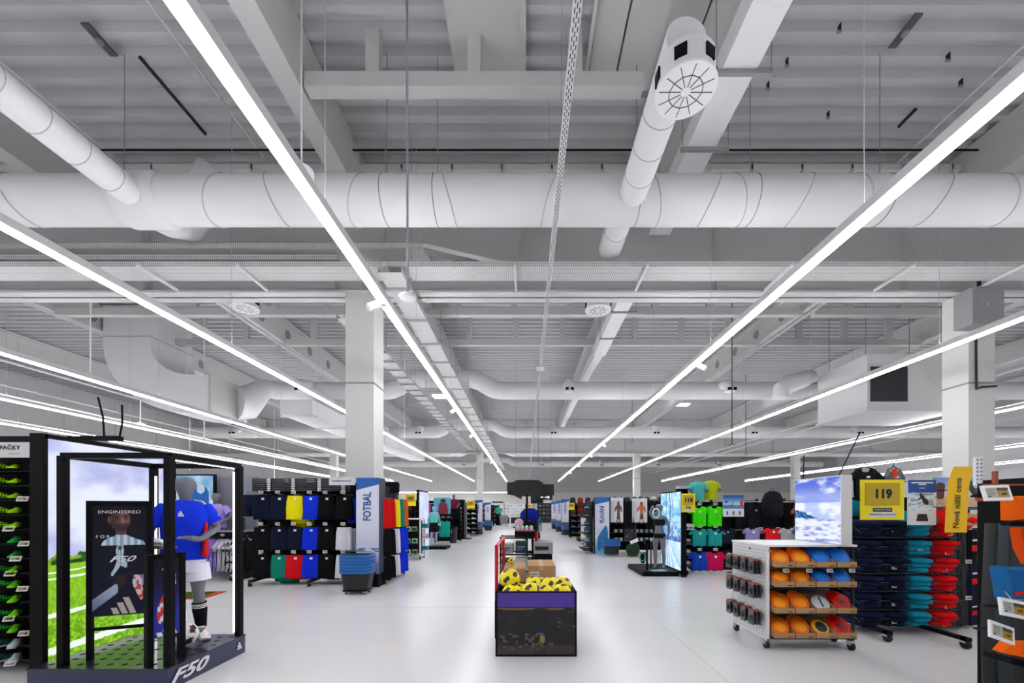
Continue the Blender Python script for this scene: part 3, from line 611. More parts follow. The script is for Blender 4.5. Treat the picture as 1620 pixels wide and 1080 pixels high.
# ---------- mannequins ----------
def figure(name, m, parent, J, E, sub=1):
    keys = list(J); me = bpy.data.meshes.new(name); me.from_pydata([J[k][0] for k in keys], [(keys.index(a), keys.index(b)) for a, b in E], [])
    o = bpy.data.objects.new(name, me); COL.objects.link(o); o.parent = parent
    sk = o.modifiers.new('Skin', 'SKIN'); 
    if not me.skin_vertices: me.skin_vertices  # layer is created with the modifier
    for i, k in enumerate(keys):
        r = J[k][1]; me.skin_vertices[0].data[i].radius = r if isinstance(r, tuple) else (r, r)
        me.skin_vertices[0].data[i].use_root = (k == 'pelvis')
    sk.use_smooth_shade = True; su = o.modifiers.new('Subdivision', 'SUBSURF'); su.levels = su.render_levels = sub+1
    me.materials.append(m); return o
def stance(arms, legs=None, S=1.0, hands=False, headless=False, torso=False):
    """arms: {'l': (elbow, wrist, hand), 'r': ...} in body coordinates; legs: {'l': (knee, ankle, toe)}; x to the viewer's right, facing -y"""
    J = {'pelvis': ((0, 0, .84), .11), 'waist': ((0, 0, .97), .1), 'chest': ((0, 0, 1.14), .12), 'collar': ((0, 0, 1.29), .085), 'neck': ((0, 0, 1.36), .045)}
    E = [('pelvis', 'waist'), ('waist', 'chest'), ('chest', 'collar'), ('collar', 'neck')]
    if not headless:
        J.update({'jaw': ((0, -.03, 1.425), (.062, .07)), 'head': ((0, -.012, 1.51), (.11, .125)), 'crown': ((0, .01, 1.585), (.07, .085))}); E += [('neck', 'jaw'), ('jaw', 'head'), ('head', 'crown')]
    for s_, k in ((-1, 'l'), (1, 'r')):
        e, wr, h = arms[k]
        J.update({'sh'+k: ((s_*.155, 0, 1.28), .055), 'el'+k: (e, .04), 'wr'+k: (wr, .026), 'ha'+k: (h, .032)}); E += [('collar', 'sh'+k), ('sh'+k, 'el'+k), ('el'+k, 'wr'+k), ('wr'+k, 'ha'+k)]
        if hands:
            d = (Vector(h)-Vector(wr)).normalized(); side = d.cross(Vector((0, 0, 1))).normalized()
            for q in range(4):
                a = Vector(h)+side*(q-1.5)*.021+d*.03; b_ = a+d*(.04-.004*abs(q-1.5)); c = b_+d*.02+Vector((0, 0, -.02))
                J.update({'f%s%da' % (k, q): (tuple(a), .011), 'f%s%db' % (k, q): (tuple(b_), .009), 'f%s%dc' % (k, q): (tuple(c), .008)}); E += [('ha'+k, 'f%s%da' % (k, q)), ('f%s%da' % (k, q), 'f%s%db' % (k, q)), ('f%s%db' % (k, q), 'f%s%dc' % (k, q))]
            a = Vector(h)-side*.045*s_+d*.0; b_ = a+d*.03-side*.012*s_; J.update({'th%sa' % k: (tuple(a), .011), 'th%sb' % k: (tuple(b_), .009)}); E += [('ha'+k, 'th%sa' % k), ('th%sa' % k, 'th%sb' % k)]
        if not torso:
            kn, an, to = (legs or {}).get(k) or ((s_*.1, -.01, .46), (s_*.1, .03, .08), (s_*.11, -.1, .03))
            J.update({'hip'+k: ((s_*.085, 0, .78), .085), 'th'+k: (tuple(.5*(a+b_) for a, b_ in zip((s_*.09, 0, .78), kn)), .078), 'kn'+k: (kn, .052), 'cf'+k: (tuple(kn[i]*.65+an[i]*.35+(.015 if i == 1 else 0) for i in range(3)), .052), 'an'+k: (an, .033), 'to'+k: (to, (.035, .025))})
            E += [('pelvis', 'hip'+k), ('hip'+k, 'th'+k), ('th'+k, 'kn'+k), ('kn'+k, 'cf'+k), ('cf'+k, 'an'+k), ('an'+k, 'to'+k)]
    J = {k: (tuple(c*S for c in p), (tuple(x*S for x in r) if isinstance(r, tuple) else r*S)) for k, (p, r) in J.items()}
    return J, E
DOWN = {'l': ((-.23, .02, 1.05), (-.24, -.03, .84), (-.24, -.05, .76)), 'r': ((.23, .02, 1.05), (.24, -.03, .84), (.24, -.05, .76))}
AKIMBO = {'l': ((-.3, .03, 1.08), (-.2, -.1, .93), (-.14, -.12, .9)), 'r': ((.3, .03, 1.08), (.2, -.1, .93), (.14, -.12, .9))}
def jersey(parent, m, S=1, arms=DOWN, hem=.8, w=.185, name='jersey', sleeve=.5, stripes=None):
    R = [(0, 0, hem, w, .135), (0, 0, hem+.02, w*1.01, .138), (0, 0, .95, w*.93, .125), (0, 0, 1.08, w*.96, .135), (0, 0, 1.2, w*1.02, .138), (0, 0, 1.28, w*.98, .115), (0, 0, 1.325, w*.7, .085), (0, 0, 1.355, w*.38, .062)]
    m_ = MB(); m_.loft([(a*S, b*S, c*S, d*S, e*S) for a, b, c, d, e in R], 32, fold=.035, k=6, e=.85)
    for s_, k in ((-1, 'l'), (1, 'r')):
        a = Vector((s_*.09, 0, 1.285)); e = Vector(arms[k][0]); p0 = Vector((s_*.155, 0, 1.27)); p = p0.lerp(e, .3+.15*sleeve); q = p0.lerp(e, .55+.3*sleeve)
        m_.tube([tuple(a*S), tuple(p0*S), tuple(p*S), tuple(q*S)], [.045*S, .072*S, .074*S, .076*S], 18)
    return m_.build(name, m, parent, smooth='a')
def leg_wear(parent, m, kn, hipx, S=1, z0=.5, top=.84, name='shorts', w=.165):
    mb = MB(); mb.loft([(0, 0, top-.16, w*S, .125*S), (0, 0, top-.05, w*.97*S, .12*S), (0, 0, top+.04, w*.86*S, .11*S)], 28, fold=.03)
    mb.v = [(x, y, z if abs(z) > 3 else z) for x, y, z in mb.v]
    for s_, k in ((-1, kn[0]), (1, kn[1])):
        a = Vector((s_*hipx, 0, top-.08)); b_ = Vector(k); t_ = (a.z-z0)/(a.z-b_.z) if a.z != b_.z else 1; q = a.lerp(b_, min(1.2, t_))
        mb.tube([tuple(a*S), tuple(a.lerp(q, .5)*S), tuple(q*S)], [.1*S, .108*S, .112*S], 18)
    return mb.build(name, m, parent, smooth='a')
def torso_form(label, m, loc, S=1, rz=0, arms=AKIMBO, shirt=None, group=None, name='mannequin_torso', head=True, sleeve=.5):
    t = thing(name, label, 'mannequin', loc, rz, group)
    J, E = stance(arms, None, 1, headless=not head, torso=True); off = .8
    J = {k: ((p[0]*S, p[1]*S, (p[2]-off)*S), tuple(q*S for q in r) if isinstance(r, tuple) else r*S) for k, (p, r) in J.items()}
    figure('body', MANN, t, J, E)
    j = jersey(t, shirt, 1, arms, name='shirt', sleeve=sleeve)
    for v in j.data.vertices: v.co = (v.co[0]*S, v.co[1]*S, (v.co[2]-off)*S)
    return t
# ================= left: boot wall, field screen, boot display =================
Y0 = 3.62
t = thing('boot_wall', 'black shelf wall of football boots at the left edge under a white board', 'shelving', (-4.72, Y0, 0))
MB().box(-.5, .44, .3, .34, 0, 2.1).build('back_panel', BLK, t)
for k in range(14): MB().box(-.5, .43, .09, .3, .085+k*.131, .089+k*.131).mi(1).box(-.5, .43, .085, .09, .08+k*.131, .095+k*.131).build('shelf', [BLK2, CHAR], t)
MB().box(.42, .44, 0, .03, 0, 2.0).mi(1).tube([(.425, -.01, .0), (.425, -.01, 1.95)], .006, 5).build('upright', [CHAR, WIRE], t)
MB().box(-.5, .46, -.02, .3, 2.02, 2.09).build('top_bar', BLK, t)
b_ = MB().box(-.5, .42, -.03, -.02, 1.9, 2.035).build('header_board', plain('cfcdcf', .5), t)
text('KOPAČKY', .05, CHAR, b_, (.17, -.032, 1.985), sx=1.15, bold=.0006); MB().box(.2, .3, -.032, -.03, 1.93, 1.936).build('small_print', GREY, b_)
for k in range(13):
    if k in (0, 2, 3, 5, 6, 7, 8, 9, 11): price_tag(t, .2+.06*(k % 3), -.02-.01*(k % 2), .1+k*.131, .075, tilt=-.5, yaw=.3)
for k, z in enumerate((1.3, 1.42)): MB().box(-.5, .02, .0, .005, z, z+.05).build('blue_strip', mat('pale_blue_card', 'bcd6ee', .5), t)
LIME = [cloth('a6e80f'), cloth('7ddc1a'), cloth('b4ef14')]; GRN = [cloth('2fb94a'), cloth('54d43a')]; ORB = cloth('6a2a16'); DKB = cloth('1b2024'); TEALB = cloth('1d5a52'); WB = cloth('c9d2d6')
rows = ['lime']*5+['dark', 'dark']+['green']*5+['mixed', 'mixed']
cols_ = {'lime': (LIME[0], LIME[2], LIME[0]), 'dark': (ORB, DKB, GRN[0]), 'green': (GRN[1], GRN[0], LIME[1]), 'mixed': (DKB, TEALB, WB)}
nm = {LIME[0]: 'neon green', LIME[2]: 'lime yellow', LIME[1]: 'lime green', ORB: 'rust brown', DKB: 'black', GRN[0]: 'dark green', GRN[1]: 'bright green', TEALB: 'deep teal', WB: 'pale grey'}
for r, kd in enumerate(rows):
    z = .092+(13-r)*.131
    for c in range(3):
        m = cols_[kd][c]; x, rz = ((-.47, 0), (-.27, math.pi/2+.15), (-.38+.28*.0+.36-.02*r % .05+.08, .9))[c]
        x = (-.25, -.05, .075)[c]
        s = shoe('%s football boot %s, %s shelf of the boot wall' % (nm[m], ('pointing left', 'seen from behind', 'slanting beside the upright')[c], ORD[r] if r else 'topmost'),
                 m, BLK2 if kd != 'mixed' else WB, BLK2 if c == 1 or kd == 'green' else None, (x-.0, Y0+.05, z), (math.pi, math.pi/2, -.9)[c], L=(.25, .24, .2)[c], group='football boots on the boot wall', laces=BLK2)
    if kd == 'green' and r % 2:
        shoe('rust orange football boot behind the slanting one, %s shelf of the boot wall' % ORD[r], cloth('8c2f14'), BLK2, None, (-4.72+.3-.08, Y0+.16, z+.02), -.5, L=.24, group='football boots on the boot wall')
for o in list(COL.objects):
    if o.parent is None and o.name.startswith('football_boot') and o.location.x > -1: o.location.x += -4.72+.08
# field screen
def field(u, v):
    z = v*1.98+.06; n = fbm(u*6, v*9, 3)
    if z > .985+.1*noise(u*14, 1, 5)+.03*noise(u*50, 2, 6):
        c = mix((.9, .92, .99), (.7, .72, .9), ss(.35, .75, fbm(u*3+2, v*7, 11, 5))); return mix(c, (.62, .65, .88), .5*ss(1.35, 1.0, z)*noise(u*4, v*12, 8))
    if z > .965: return mix((.1, .27, .06), (.55, .72, .2), ss(.3, .8, noise(u*26, v*60, 4)))
    zz = z
    for (a, b_, wd) in ((.235, .285, .03), (.535, .6, .018), (.85, .865, .008), (.9, .955, .006)):
        if abs(z-(a+(b_-a)*u)) < wd*(.85+.3*noise(u*80, v*80, 9)): return (.93, .97, .92)
    k = ss(.95, .1, z); f = 60
    g = fbm(u*f*1.1, v*f*1.6, 21, 3); return mix((.56, .78, .15), mix((.3, .55, .06), (.62, .83, .18), ss(.25, .75, g)), .3+.6*k)
t = thing('field_screen', 'tall glowing screen picturing a grassy football pitch under a cloudy sky', 'advertising screen', (-4.12, 4.1, 0))
MB().box(-.06, .05, -.62, .66, 0, .05).box(-.06, .05, -.62, .66, 2.05, 2.09).box(-.06, .05, -.64, -.6, 0, 2.09).box(-.06, .05, .64, .68, 0, 2.09).box(-.06, .0, -.6, .64, .04, 2.06).build('frame', BLK, t)
picture('picture', field, 1.24, 2.0, 190, 300, t, (.05, .02, .05), yaw=math.pi/2, emit=SCREEN)
# display plinth with frame
NB = mat('blue_black_lacquer', '14152a', .3, coat=.4)
t = thing('display_plinth', 'low dark blue plinth with round drain-like holes and white lettering on its edge', 'display plinth', (-3.4, 3.72, 0))
MB().box(-.57, .55, -.45, .45, 0, .17).build('base', mat('plinth_blue', '181c4a', .35, coat=.3), t)
MB().box(-.575, .555, -.455, .455, .168, .18).build('top_sheet', NB, t)
m = MB()
for i in range(9):
    for j in range(7):
        x = -.48+i*.12+(j % 2)*.06; yv = -.36+j*.12
        if x < .5: m.disc((x, yv, .1802), .022, (0, 0, 1), .0008, 12)
tag(m.build('round_holes', plain('020205', .8), t), kind='stuff')
text('F50', .14, WHT, t, (.558, -.26, .09), yaw=math.pi/2, shear=.45, bold=.004, sx=1.75, name='white_lettering')
def bars(parent, loc, yaw, s, m=WHT):
    mb = MB()
    for k in range(3):
        h = s*(.35+.32*k); x = (-.5+.36*k)*s; mb.prism([(x, 0), (x+.28*s, 0), (x+.28*s-h*.45, h), (x-h*.45, h*.98)] if k else [(x, 0), (x+.28*s, 0), (x+.28*s-h*.45, h)], 0, .002)
    return mb.build('three_bar_emblem', m, parent, loc, yaw)
bars(t, (.557, .36, .06), math.pi/2, .07)
t = thing('display_cage', 'open box frame of black square tubes with white light strips standing on the plinth', 'display frame', (-3.32, 3.735, .18))
PX, PY, HT = .43, .405, 1.7
for i, (x, yv) in enumerate(((-PX, -PY), (PX, -PY), (PX, PY), (-PX, PY))): MB().box(x-.026, x+.026, yv-.026, yv+.026, 0, HT).build('post', BLK, t)
for (a, b_, c, d) in ((-PX, PX, -PY-.024, -PY+.024), (-PX, PX, PY-.024, PY+.024), (-PX-.024, -PX+.024, -PY, PY), (PX-.024, PX+.024, -PY, PY)): MB().box(a, b_, c, d, HT-.02, HT+.025).build('top_rail', BLK, t)
LEDS = mat('led_strip', (1, 1, 1), emit=3)
MB().box(PX-.036, PX-.028, PY-.04, PY-.0, .04, HT-.06).build('light_strip', LEDS, t); MB().box(-PX+.028, -PX+.034, PY-.02, PY, .04, HT-.1).build('light_strip', LEDS, t); MB().box(PX-.03, PX-.022, -PY+.03, PY-.03, HT-.03, HT-.022).build('light_strip', LEDS, t)
def man_face(u, v, cu, cv, s, skin=(.5, .36, .32), hair=(.1, .08, .1)):
    x, y = (u-cu)/s, (v-cv)/s
    if ell(x, y, 0, .52, .62, .5) and y > .42+.1*math.cos(x*3): return hair
    if ell(x, y, -.66, .0, .13, .25): return mix(skin, (.3, .15, .15), .3)
    if ell(x, y, 0, 0, .62, .88):
        if y < -.28 and ell(x, y, .08, -.4, .5, .5):
            if abs(y+.42) < .04 and abs(x-.15) < .2: return (.5, .25, .25)
            return mix(skin, hair, .6)
        for ex in (-.18, .36):
            if ell(x, y, ex, .12, .12, .05): return (.06, .05, .06)
            if ell(x, y, ex, .28, .17, .045): return hair
        if limb(x, y, (.12, .15), (.2, -.15), .03, .08): return mix(skin, (1, .85, .8), .35)
        return mix(mix(skin, (.1, .07, .12), .55), skin, ss(-.6, .2, x))
    return None
def poster1(u, v):
    bg = mix((.05, .06, .2), (.02, .02, .07), v)
    if v > .64:
        c = man_face(u, v*2.4, .5, .87*2.4, .29)
        if c: return c
        if v < .73+.05*math.sin(u*5) and ell(u, v, .56, .63, .4, .1) or (.42 < u < .62 and v < .78): return mix((.6, .75, .9), (.93, .95, 1), 1 if int(u*16) % 2 else 0) if v < .735 else (.4, .28, .27)
        return bg
    if v > .36:
        if ell(u, v*2.4, .5, .615*2.4, .035, .05): return (.4, .28, .25)
        if limb(u, v, (.5, .585), (.5, .52), .07, .06): return mix((.55, .72, .85), (.92, .95, 1), 1 if int(u*40) % 2 else 0)
        if limb(u, v, (.5, .5), (.42, .42), .045, .025) or limb(u, v, (.42, .42), (.36, .375), .022, .02) or limb(u, v, (.52, .5), (.6, .46), .045, .03): return (.8, .86, .94)
        if v < .40: return mix((.04, .12, .12), bg, ss(.36, .4, v))
        return bg
    if limb(u, v, (-.02, .09), (.42, .24), .05, .045): return mix((.4, .46, .62), (.7, .75, .86), ss(0, .4, v+u*.3))
    if limb(u, v, (.4, .25), (.55, .35), .05, .07): return (.2, .13, .16)
    if limb(u, v, (.82, .3), (.88, .17), .09, .04): return mix((.85, .87, .95), (.9, .3, .2), 1 if noise(u*22, v*30, 3) > .62 else 0)
    if limb(u, v, (.98, .34), (.86, .3), .05, .05): return (.5, .52, .62)
    for k in range(3):
        x = .36+k*.15; h = .06+.045*k
        if 0 < v-.01 < h and abs(u-(x+.08)+.9*(v-.01)) < .055: return (.78, .74, .72)
    return bg
t = thing('poster_stand', 'poster stand picturing a bearded man in a striped jersey, inside the display frame', 'poster stand', (-3.49, 3.54, .18), .38)
for s_ in (-1, 1): MB().box(s_*.2-.018, s_*.2+.018, -.02, .02, 0, 1.34).build('post', BLK, t)
MB().box(-.2, .2, -.018, .018, 1.3, 1.34).build('rail', BLK, t); MB().box(-.2, .2, -.012, .012, .24, .265).build('rail', BLK, t)
picture('poster', poster1, .37, .94, 90, 220, t, (0, -.012, .36), emit=.5)  # poster emits its own print colours, a glow added to brighten the face
text('ENGINEERED', .036, WHT, t, (0, -.02, 1.245), sx=1.35); text('F O R', .034, WHT, t, (-.11, -.02, 1.035), sx=1.1); text('F50', .07, WHT, t, (.01, -.02, .84), shear=.45, sx=1.6, bold=.001)
def poster2(u, v):
    bg = mix((.16, .2, .6), (.04, .04, .12), ss(.2, .9, v))
    if limb(u, v, (.75, .72), (.3, .3), .1, .13): return mix((.85, .88, .98), (.88, .2, .2), 1 if noise(u*9, v*22, 2) > .55 else 0)
    for k in range(3):
        if 0 < v < .06+.03*k and abs(u-(.3+k*.25)+1.2*v) < .09: return (.9, .9, .95)
    return bg
t = thing('poster_stand', 'lower narrow poster stand with a white boot on violet blue, between the display posts', 'poster stand', (-3.0, 3.42, .18), 1.2)
for s_ in (-1, 1): MB().box(s_*.115-.02, s_*.115+.02, -.025, .025, 0, .9).build('post', BLK, t)
MB().box(-.11, .11, -.02, .02, .86, .9).build('rail', BLK, t)
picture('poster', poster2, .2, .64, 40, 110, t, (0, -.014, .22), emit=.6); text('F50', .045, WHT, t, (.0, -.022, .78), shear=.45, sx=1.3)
# boot display mannequin
t = thing('football_mannequin', 'grey mannequin in blue football jersey and white shorts, standing on the dark blue plinth', 'mannequin', (-3.34, 4.03, .18), .6)
arms = {'l': ((-.27, .0, 1.06), (-.22, -.2, .93), (-.12, -.26, .93)), 'r': ((.25, .02, 1.08), (.13, -.2, .98), (.05, -.27, 1.0))}
legs = {'l': ((-.11, -.2, .58), (-.03, -.22, .28), (.02, -.34, .24)), 'r': ((.1, .0, .44), (.12, .05, .09), (.14, -.1, .03))}
J, E = stance(arms, legs, 1, hands=True); figure('body', MANN, t, J, E)
jersey(t, cloth('1636d8'), 1, arms, hem=.78, w=.195)
m = MB().loft([(.155, -.02, .8, .035, .128), (.16, -.02, .98, .02, .12), (.165, 0, 1.14, .015, .1)], 12).build('red_side_panel', cloth('d3222a'), t, smooth=True)
for s_, k in ((-1, 'l'), (1, 'r')):
    mb = MB()
    for q in range(3): mb.tube([(s_*.07, -.03+q*.02, 1.357), (s_*.13, -.03+q*.022, 1.35), tuple(Vector((s_*.13, 0, 1.275)).lerp(Vector(arms[k][0]), .55)+Vector((s_*.07, -.03+q*.025, .035)))], .004, 5)
    mb.build('shoulder_stripes', WHT, t)
bars(t, (-.02, -.146, 1.2), 0, .05)
leg_wear(t, cloth('e8e6f2', 'white_shorts'), (legs['l'][0], legs['r'][0]), .085, z0=.57, top=.82)
for k in ('l', 'r'):
    kn, an, to = [Vector(v) for v in legs[k]]; a = kn.lerp(an, .28)
    MB().tube([tuple(a), tuple(kn.lerp(an, .5)), tuple(an)], [.062, .062, .044], 16).build('sock', cloth('0f0f14'), t, smooth='a')
    m = MB()
    for q in range(3): c = kn.lerp(an, .31+q*.045); d = (an-kn).normalized()*.004; m.tube([tuple(c-d), tuple(c+d)], .0645, 16)
    m.build('sock_stripes', WHT, t)
def on_shoe(lab, loc, rz, par=None, pitch=0, group=None, cat='shoe'):
    s = shoe(lab, patterned('white_red_boot', ['eceaf0', 'eceaf0', 'd3382e'], 22), WHT, None, loc, rz, L=.28, group=group, pitch=pitch, laces=WHT); return s
s = on_shoe(None, (0, 0, 0), 0)
for a_, p, r, pt in ((s, (.14, -.06, .0), -math.pi/2+.25, 0), (dup(s), (.0, -.28, .21), -math.pi/2, 0)):
    a_.name = 'boot'; a_.parent = t; a_.location = p; a_.rotation_euler = (0, pt, r)
    for k in ('label', 'category', 'group'):
        if k in a_: del a_[k]
on_shoe('white and red football boot held up in the hand of the blue-shirted mannequin', (-3.36, 3.72, 1.115), .2, pitch=.0)
soccer_ball('white football with black and red star marks under the mannequin\'s foot', (-3.14, 3.77, .295), .115, plain('e6e6e6', .35), CHAR, seed=4, third=plain('c23a34', .4))
# floor mat
tag(MB().box(-.62, .62, -.3, .3, 0, .012).mi(1).box(-.56, .5, -.25, .25, .012, .016).build('floor_mat', [cloth('c0501e'), cloth('2d4a1c')], None, (-5.85, 6.85, 0), .12), 'flat green mat with an orange border on the floor left of the shorts stand', 'mat')
# grey wall section, shelf, torso, hanging tees
t = thing('wall_shelf_unit', 'grey backed display bay with a dark shelf and hanging rail behind the display frame', 'shelving', (-6.8, 8.75, 0))
MB().box(-1.35, 1.0, .1, .16, 0, V(754, 8.9)).build('back_panel', mat('concrete_grey', '8b8c99', .8, var=.15, vscale=4), t)
MB().box(-1.35, 1.0, -.35, .12, .98, 1.01).build('shelf', plain('9a9aa0', .4), t); MB().box(-1.35, 1.0, -.34, -.3, .88, .98).mi(1).tube([(-1.35, -.2, .9), (1.0, -.2, .9)], .015, 8).build('hanging_rail', [BLK, STEEL], t)
for x in (-1.3, .95): MB().box(x-.02, x+.02, -.3, .1, 0, .9).build('upright', BLK, t)
for x in (-.9, -.55, -.2, .2, .6): price_tag(t, x, -.36, .92, .07)
for x in (-1.2, .85): caster(t, x, -.45, .05)
def sports_print(u, v):
    if ell(u, v, .72, .74, .1, .09): return (.75, .8, .88)
    if limb(u, v, (.7, .6), (.72, .3), .22, .2): return (.1, .38, .68)
    if limb(u, v, (.5, .5), (.2, .35), .09, .06): return (.85, .85, .9)
    return mix((.9, .94, 1), (.35, .62, .8), noise(u*6, v*6, 2))
t = thing('player_screen', 'bright screen with a footballer in a blue shirt behind the mannequin head', 'advertising screen', (U(303, 8.6), 8.6, V(836, 8.6)))
MB().box(-.47, .47, 0, .08, 0, 1.14).build('frame', BLK, t); picture('picture', sports_print, .9, 1.08, 50, 60, t, (0, -.006, .03), emit=.9)
torso_form('grey mannequin torso in a lilac patterned football shirt on the grey shelf', MANN, (U(343, 8.5), 8.5, 1.01), .98, .15, {'l': ((-.28, -.02, 1.08), (-.12, -.14, .92), (-.02, -.17, .9)), 'r': ((.32, -.05, 1.1), (.16, -.17, .94), (.04, -.19, .92))}, patterned('lilac_print', ['8a6cc0', 'a78fd8', '5d4a86'], 9))
t = thing('info_sign', 'small dark slotted sign standing on the grey shelf beside the torso', 'sign', (U(379, 8.5), 8.5, 1.01)); MB().box(-.11, .11, 0, .02, 0, .26).build('board', plain('1c2740', .5), t)
m = MB()
for q in range(3): m.box(-.08, -.02, -.003, 0, .06+q*.06, .09+q*.06).box(.02, .08, -.003, 0, .06+q*.06, .09+q*.06)
m.build('printed_blocks', plain('6a7690', .5), t); MB().box(-.15, .15, -.03, .1, 0, .008).build('foot', plain('b0b4bc', .3), t)
CAMO = patterned('white_black_print', ['d9d6dc', 'd9d6dc', '17171a', 'c4c0c8'], 11); LIL = patterned('lilac_black_print', ['7a60b4', 'a693d4', '1c1a24'], 10)
seq = [('c9c7cc', 'pale grey'), ('66d98c', 'mint green'), ('5fd07c', 'mint green'), (LIL, 'lilac and black patterned'), ('8f76c8', 'lilac'), ('c4c0cc', 'pale grey'), ('d0cdd6', 'off-white'), (CAMO, 'white and black patterned'), (CAMO, 'white and black patterned'), ('cfccd2', 'pale grey'), (CAMO, 'white and black patterned'), ('111114', 'black')]
for i, (c, n_) in enumerate(seq):
    m = cloth(c) if isinstance(c, str) else c
    tee('%s football tee hung sideways below the grey shelf, %s from the left' % (n_, ['first', 'second', 'third', 'fourth', 'fifth', 'sixth', 'seventh', 'eighth', 'ninth', 'tenth', 'eleventh', 'twelfth'][i]), m, (-6.66+i*.087, 8.5, .86), math.pi/2-.02-.03*(i % 3), w=.42, h=.68, d=.045, group='football tees on the rail', ph=i, mark=False)
# ================= football shorts stand =================
FY = 7.95
t = thing('shorts_stand', 'black display stand with three rows of hanging football shorts, slatted baskets on top', 'clothing stand', (-4.05, FY, 0))
MB().box(-1.28, 1.2, .35, .4, .1, 1.98).build('back_panel', BLK, t)
for x in (-1.26, -.42, .4, 1.18): MB().box(x-.02, x+.02, .3, .36, .08, 2.05).build('upright', BLK, t)
for x in (-1.1, -.0, 1.1): MB().box(x-.025, x+.025, -.3, .8, .08, .12).build('foot_bar', BLK, t)
for x in (-1.1, 0, 1.1): caster(t, x, -.28, .045); caster(t, x, .78, .045)
for zz in (1.7, 1.12, .58): MB().box(-1.28, 1.2, .28, .31, zz-.02, zz+.02).build('cross_bar', BLK, t)
xs = [-.98, -.66, -.36, -.06, .24, .58]
hooks = [(r, x) for r in range(3) for x in xs]
for r, x in hooks: MB().tube([(x, .3, (1.73, 1.13, .6)[r]), (x, -.13, (1.73, 1.13, .6)[r]), (x, -.14, (1.75, 1.15, .62)[r])], .006, 5).build('hook_arm', STEEL, t); price_tag(t, x, -.16, (1.77, 1.17, .64)[r], .085)
for x0 in (-1.22, -.9, -.4, .1):
    m = MB()
    for k in range(7): m.box(x0+.04, x0+.42, -.08, -.07, 1.8+k*.036, 1.822+k*.036)
    m.box(x0+.03, x0+.05, -.09, .3, 1.79, 2.04).box(x0+.41, x0+.43, -.09, .3, 1.79, 2.04); m.build('slatted_basket', plain('35353c', .5), t)
for x in (-.86, -.4, .1, .56):
    m = MB()
    for k in range(7): m.tube([(x-.03, -.1, 1.8+k*.036), (x+.03, -.1, 1.81+k*.036)], .012, 6)
    m.build('wire_loop', WHT, t)
CS = {'navy': 'navy'}
CC = {'navy': '10182e', 'yellow': 'efe012', 'blue': '1230d0', 'black': '0c0c0f', 'white': 'dcdae2', 'green': '12806a', 'red': 'd01218'}
grid = [['navy', 'navy', 'yellow', 'blue', 'black', 'black'], ['black', 'navy', 'navy', 'blue', 'black', 'white'], ['black', 'green', 'red', 'blue', 'black', 'white']]
for r in range(3):
    for c in range(6):
        n_ = grid[r][c]; zt = (1.7, 1.1, .57)[r]; h = (.45, .43, .44)[r]
        for d in range(3):
            w = .29+.02*((r+c) % 2) if not (r == 2 and c == 2) else .33
            shorts('%s football shorts %s on the %s hook, %s row of the shorts stand' % (n_, ['in front', 'second deep', 'at the back'][d], ['first', 'second', 'third', 'fourth', 'fifth', 'sixth'][c], ['top', 'middle', 'bottom'][r]), cloth(CC[n_]),
                   (-4.05+xs[c]+d*.035, FY-.1+d*.12, zt-.03*d*(1 if (r*6+c) % 3 else -.2)), .12-.05*((r+c) % 4)+.04*d, w=w, h=h+.05*(d if n_ in ('green', 'yellow') else 0), group='football shorts on the front hooks', ph=c+r, mark=d == 0)
t = thing('shorts_form', 'navy shorts on a grey half mannequin at the left end of the shorts stand top', 'mannequin', (-5.22, FY-.1, 1.31))
MB().loft([(0, 0, .3, .14, .09), (0, 0, .42, .155, .1), (0, 0, .47, .13, .085)], 20).build('waist_form', MANN, t, smooth='a')
mb = MB().loft([(0, 0, .2, .17, .1), (0, 0, .41, .158, .105)], 24, fold=.03)
for s_ in (-1, 1): mb.tube([(s_*.08, 0, .3), (s_*.095, 0, .0)], [.09, .1], 16)
mb.build('shorts', cloth(CC['navy']), t, smooth='a'); MB().tube([(0, .02, .3), (0, .4, .3)], .015, 6).build('arm_bracket', BLK, t)
tag(tee_body(MB(), .42, .5, .05, 2).build('t_shirt', cloth(CC['blue']), None, (U(560, 7.9)+.12-.05, 7.95, 1.68), smooth=True), 'royal blue football shirt partly behind the football banner', 't-shirt')
# aisle side of the stand
t = thing('side_rack', 'black side rack of hanging football clothing facing the aisle beyond the football banner', 'clothing stand', (-3.0, 8.3, 0))
MB().box(-.12, -.06, -.45, .95, .1, 1.95).build('back_panel', BLK, t)
for zz in (1.66, 1.06, .52):
    for k in range(5): MB().tube([(-.06, -.4+k*.29, zz), (.3, -.4+k*.29, zz)], .008, 5).build('hook_arm', STEEL, t)
MB().box(-.1, .3, -.4, -.35, .06, .1).box(-.1, .3, .85, .9, .06, .1).build('foot_bar', BLK, t); caster(t, .28, -.37, .04); caster(t, .28, .87, .04)
SC_ = [['red', 'red', 'yellow', 'green', 'orange'], ['black', 'black', 'white', 'blue', 'blue'], ['black', 'black', 'white', 'blue', 'blue']]
CC['orange'] = 'd85a1c'
for r in range(3):
    for c in range(5):
        n_ = SC_[r][c]
        for d in range(2):
            shorts('%s shorts on the aisle side rack, %s row, %s hook away, %s pair' % (n_, ['top', 'middle', 'bottom'][r], ['first', 'second', 'third', 'fourth', 'fifth'][c], ['front', 'rear'][d]), cloth(CC[n_]), (-2.72-.1*d, 7.9+c*.29, (1.64, 1.04, .5)[r]), .75, w=.24, h=(.56, .5, .42)[r], group='football shorts on the aisle side rack', ph=c, mark=False)
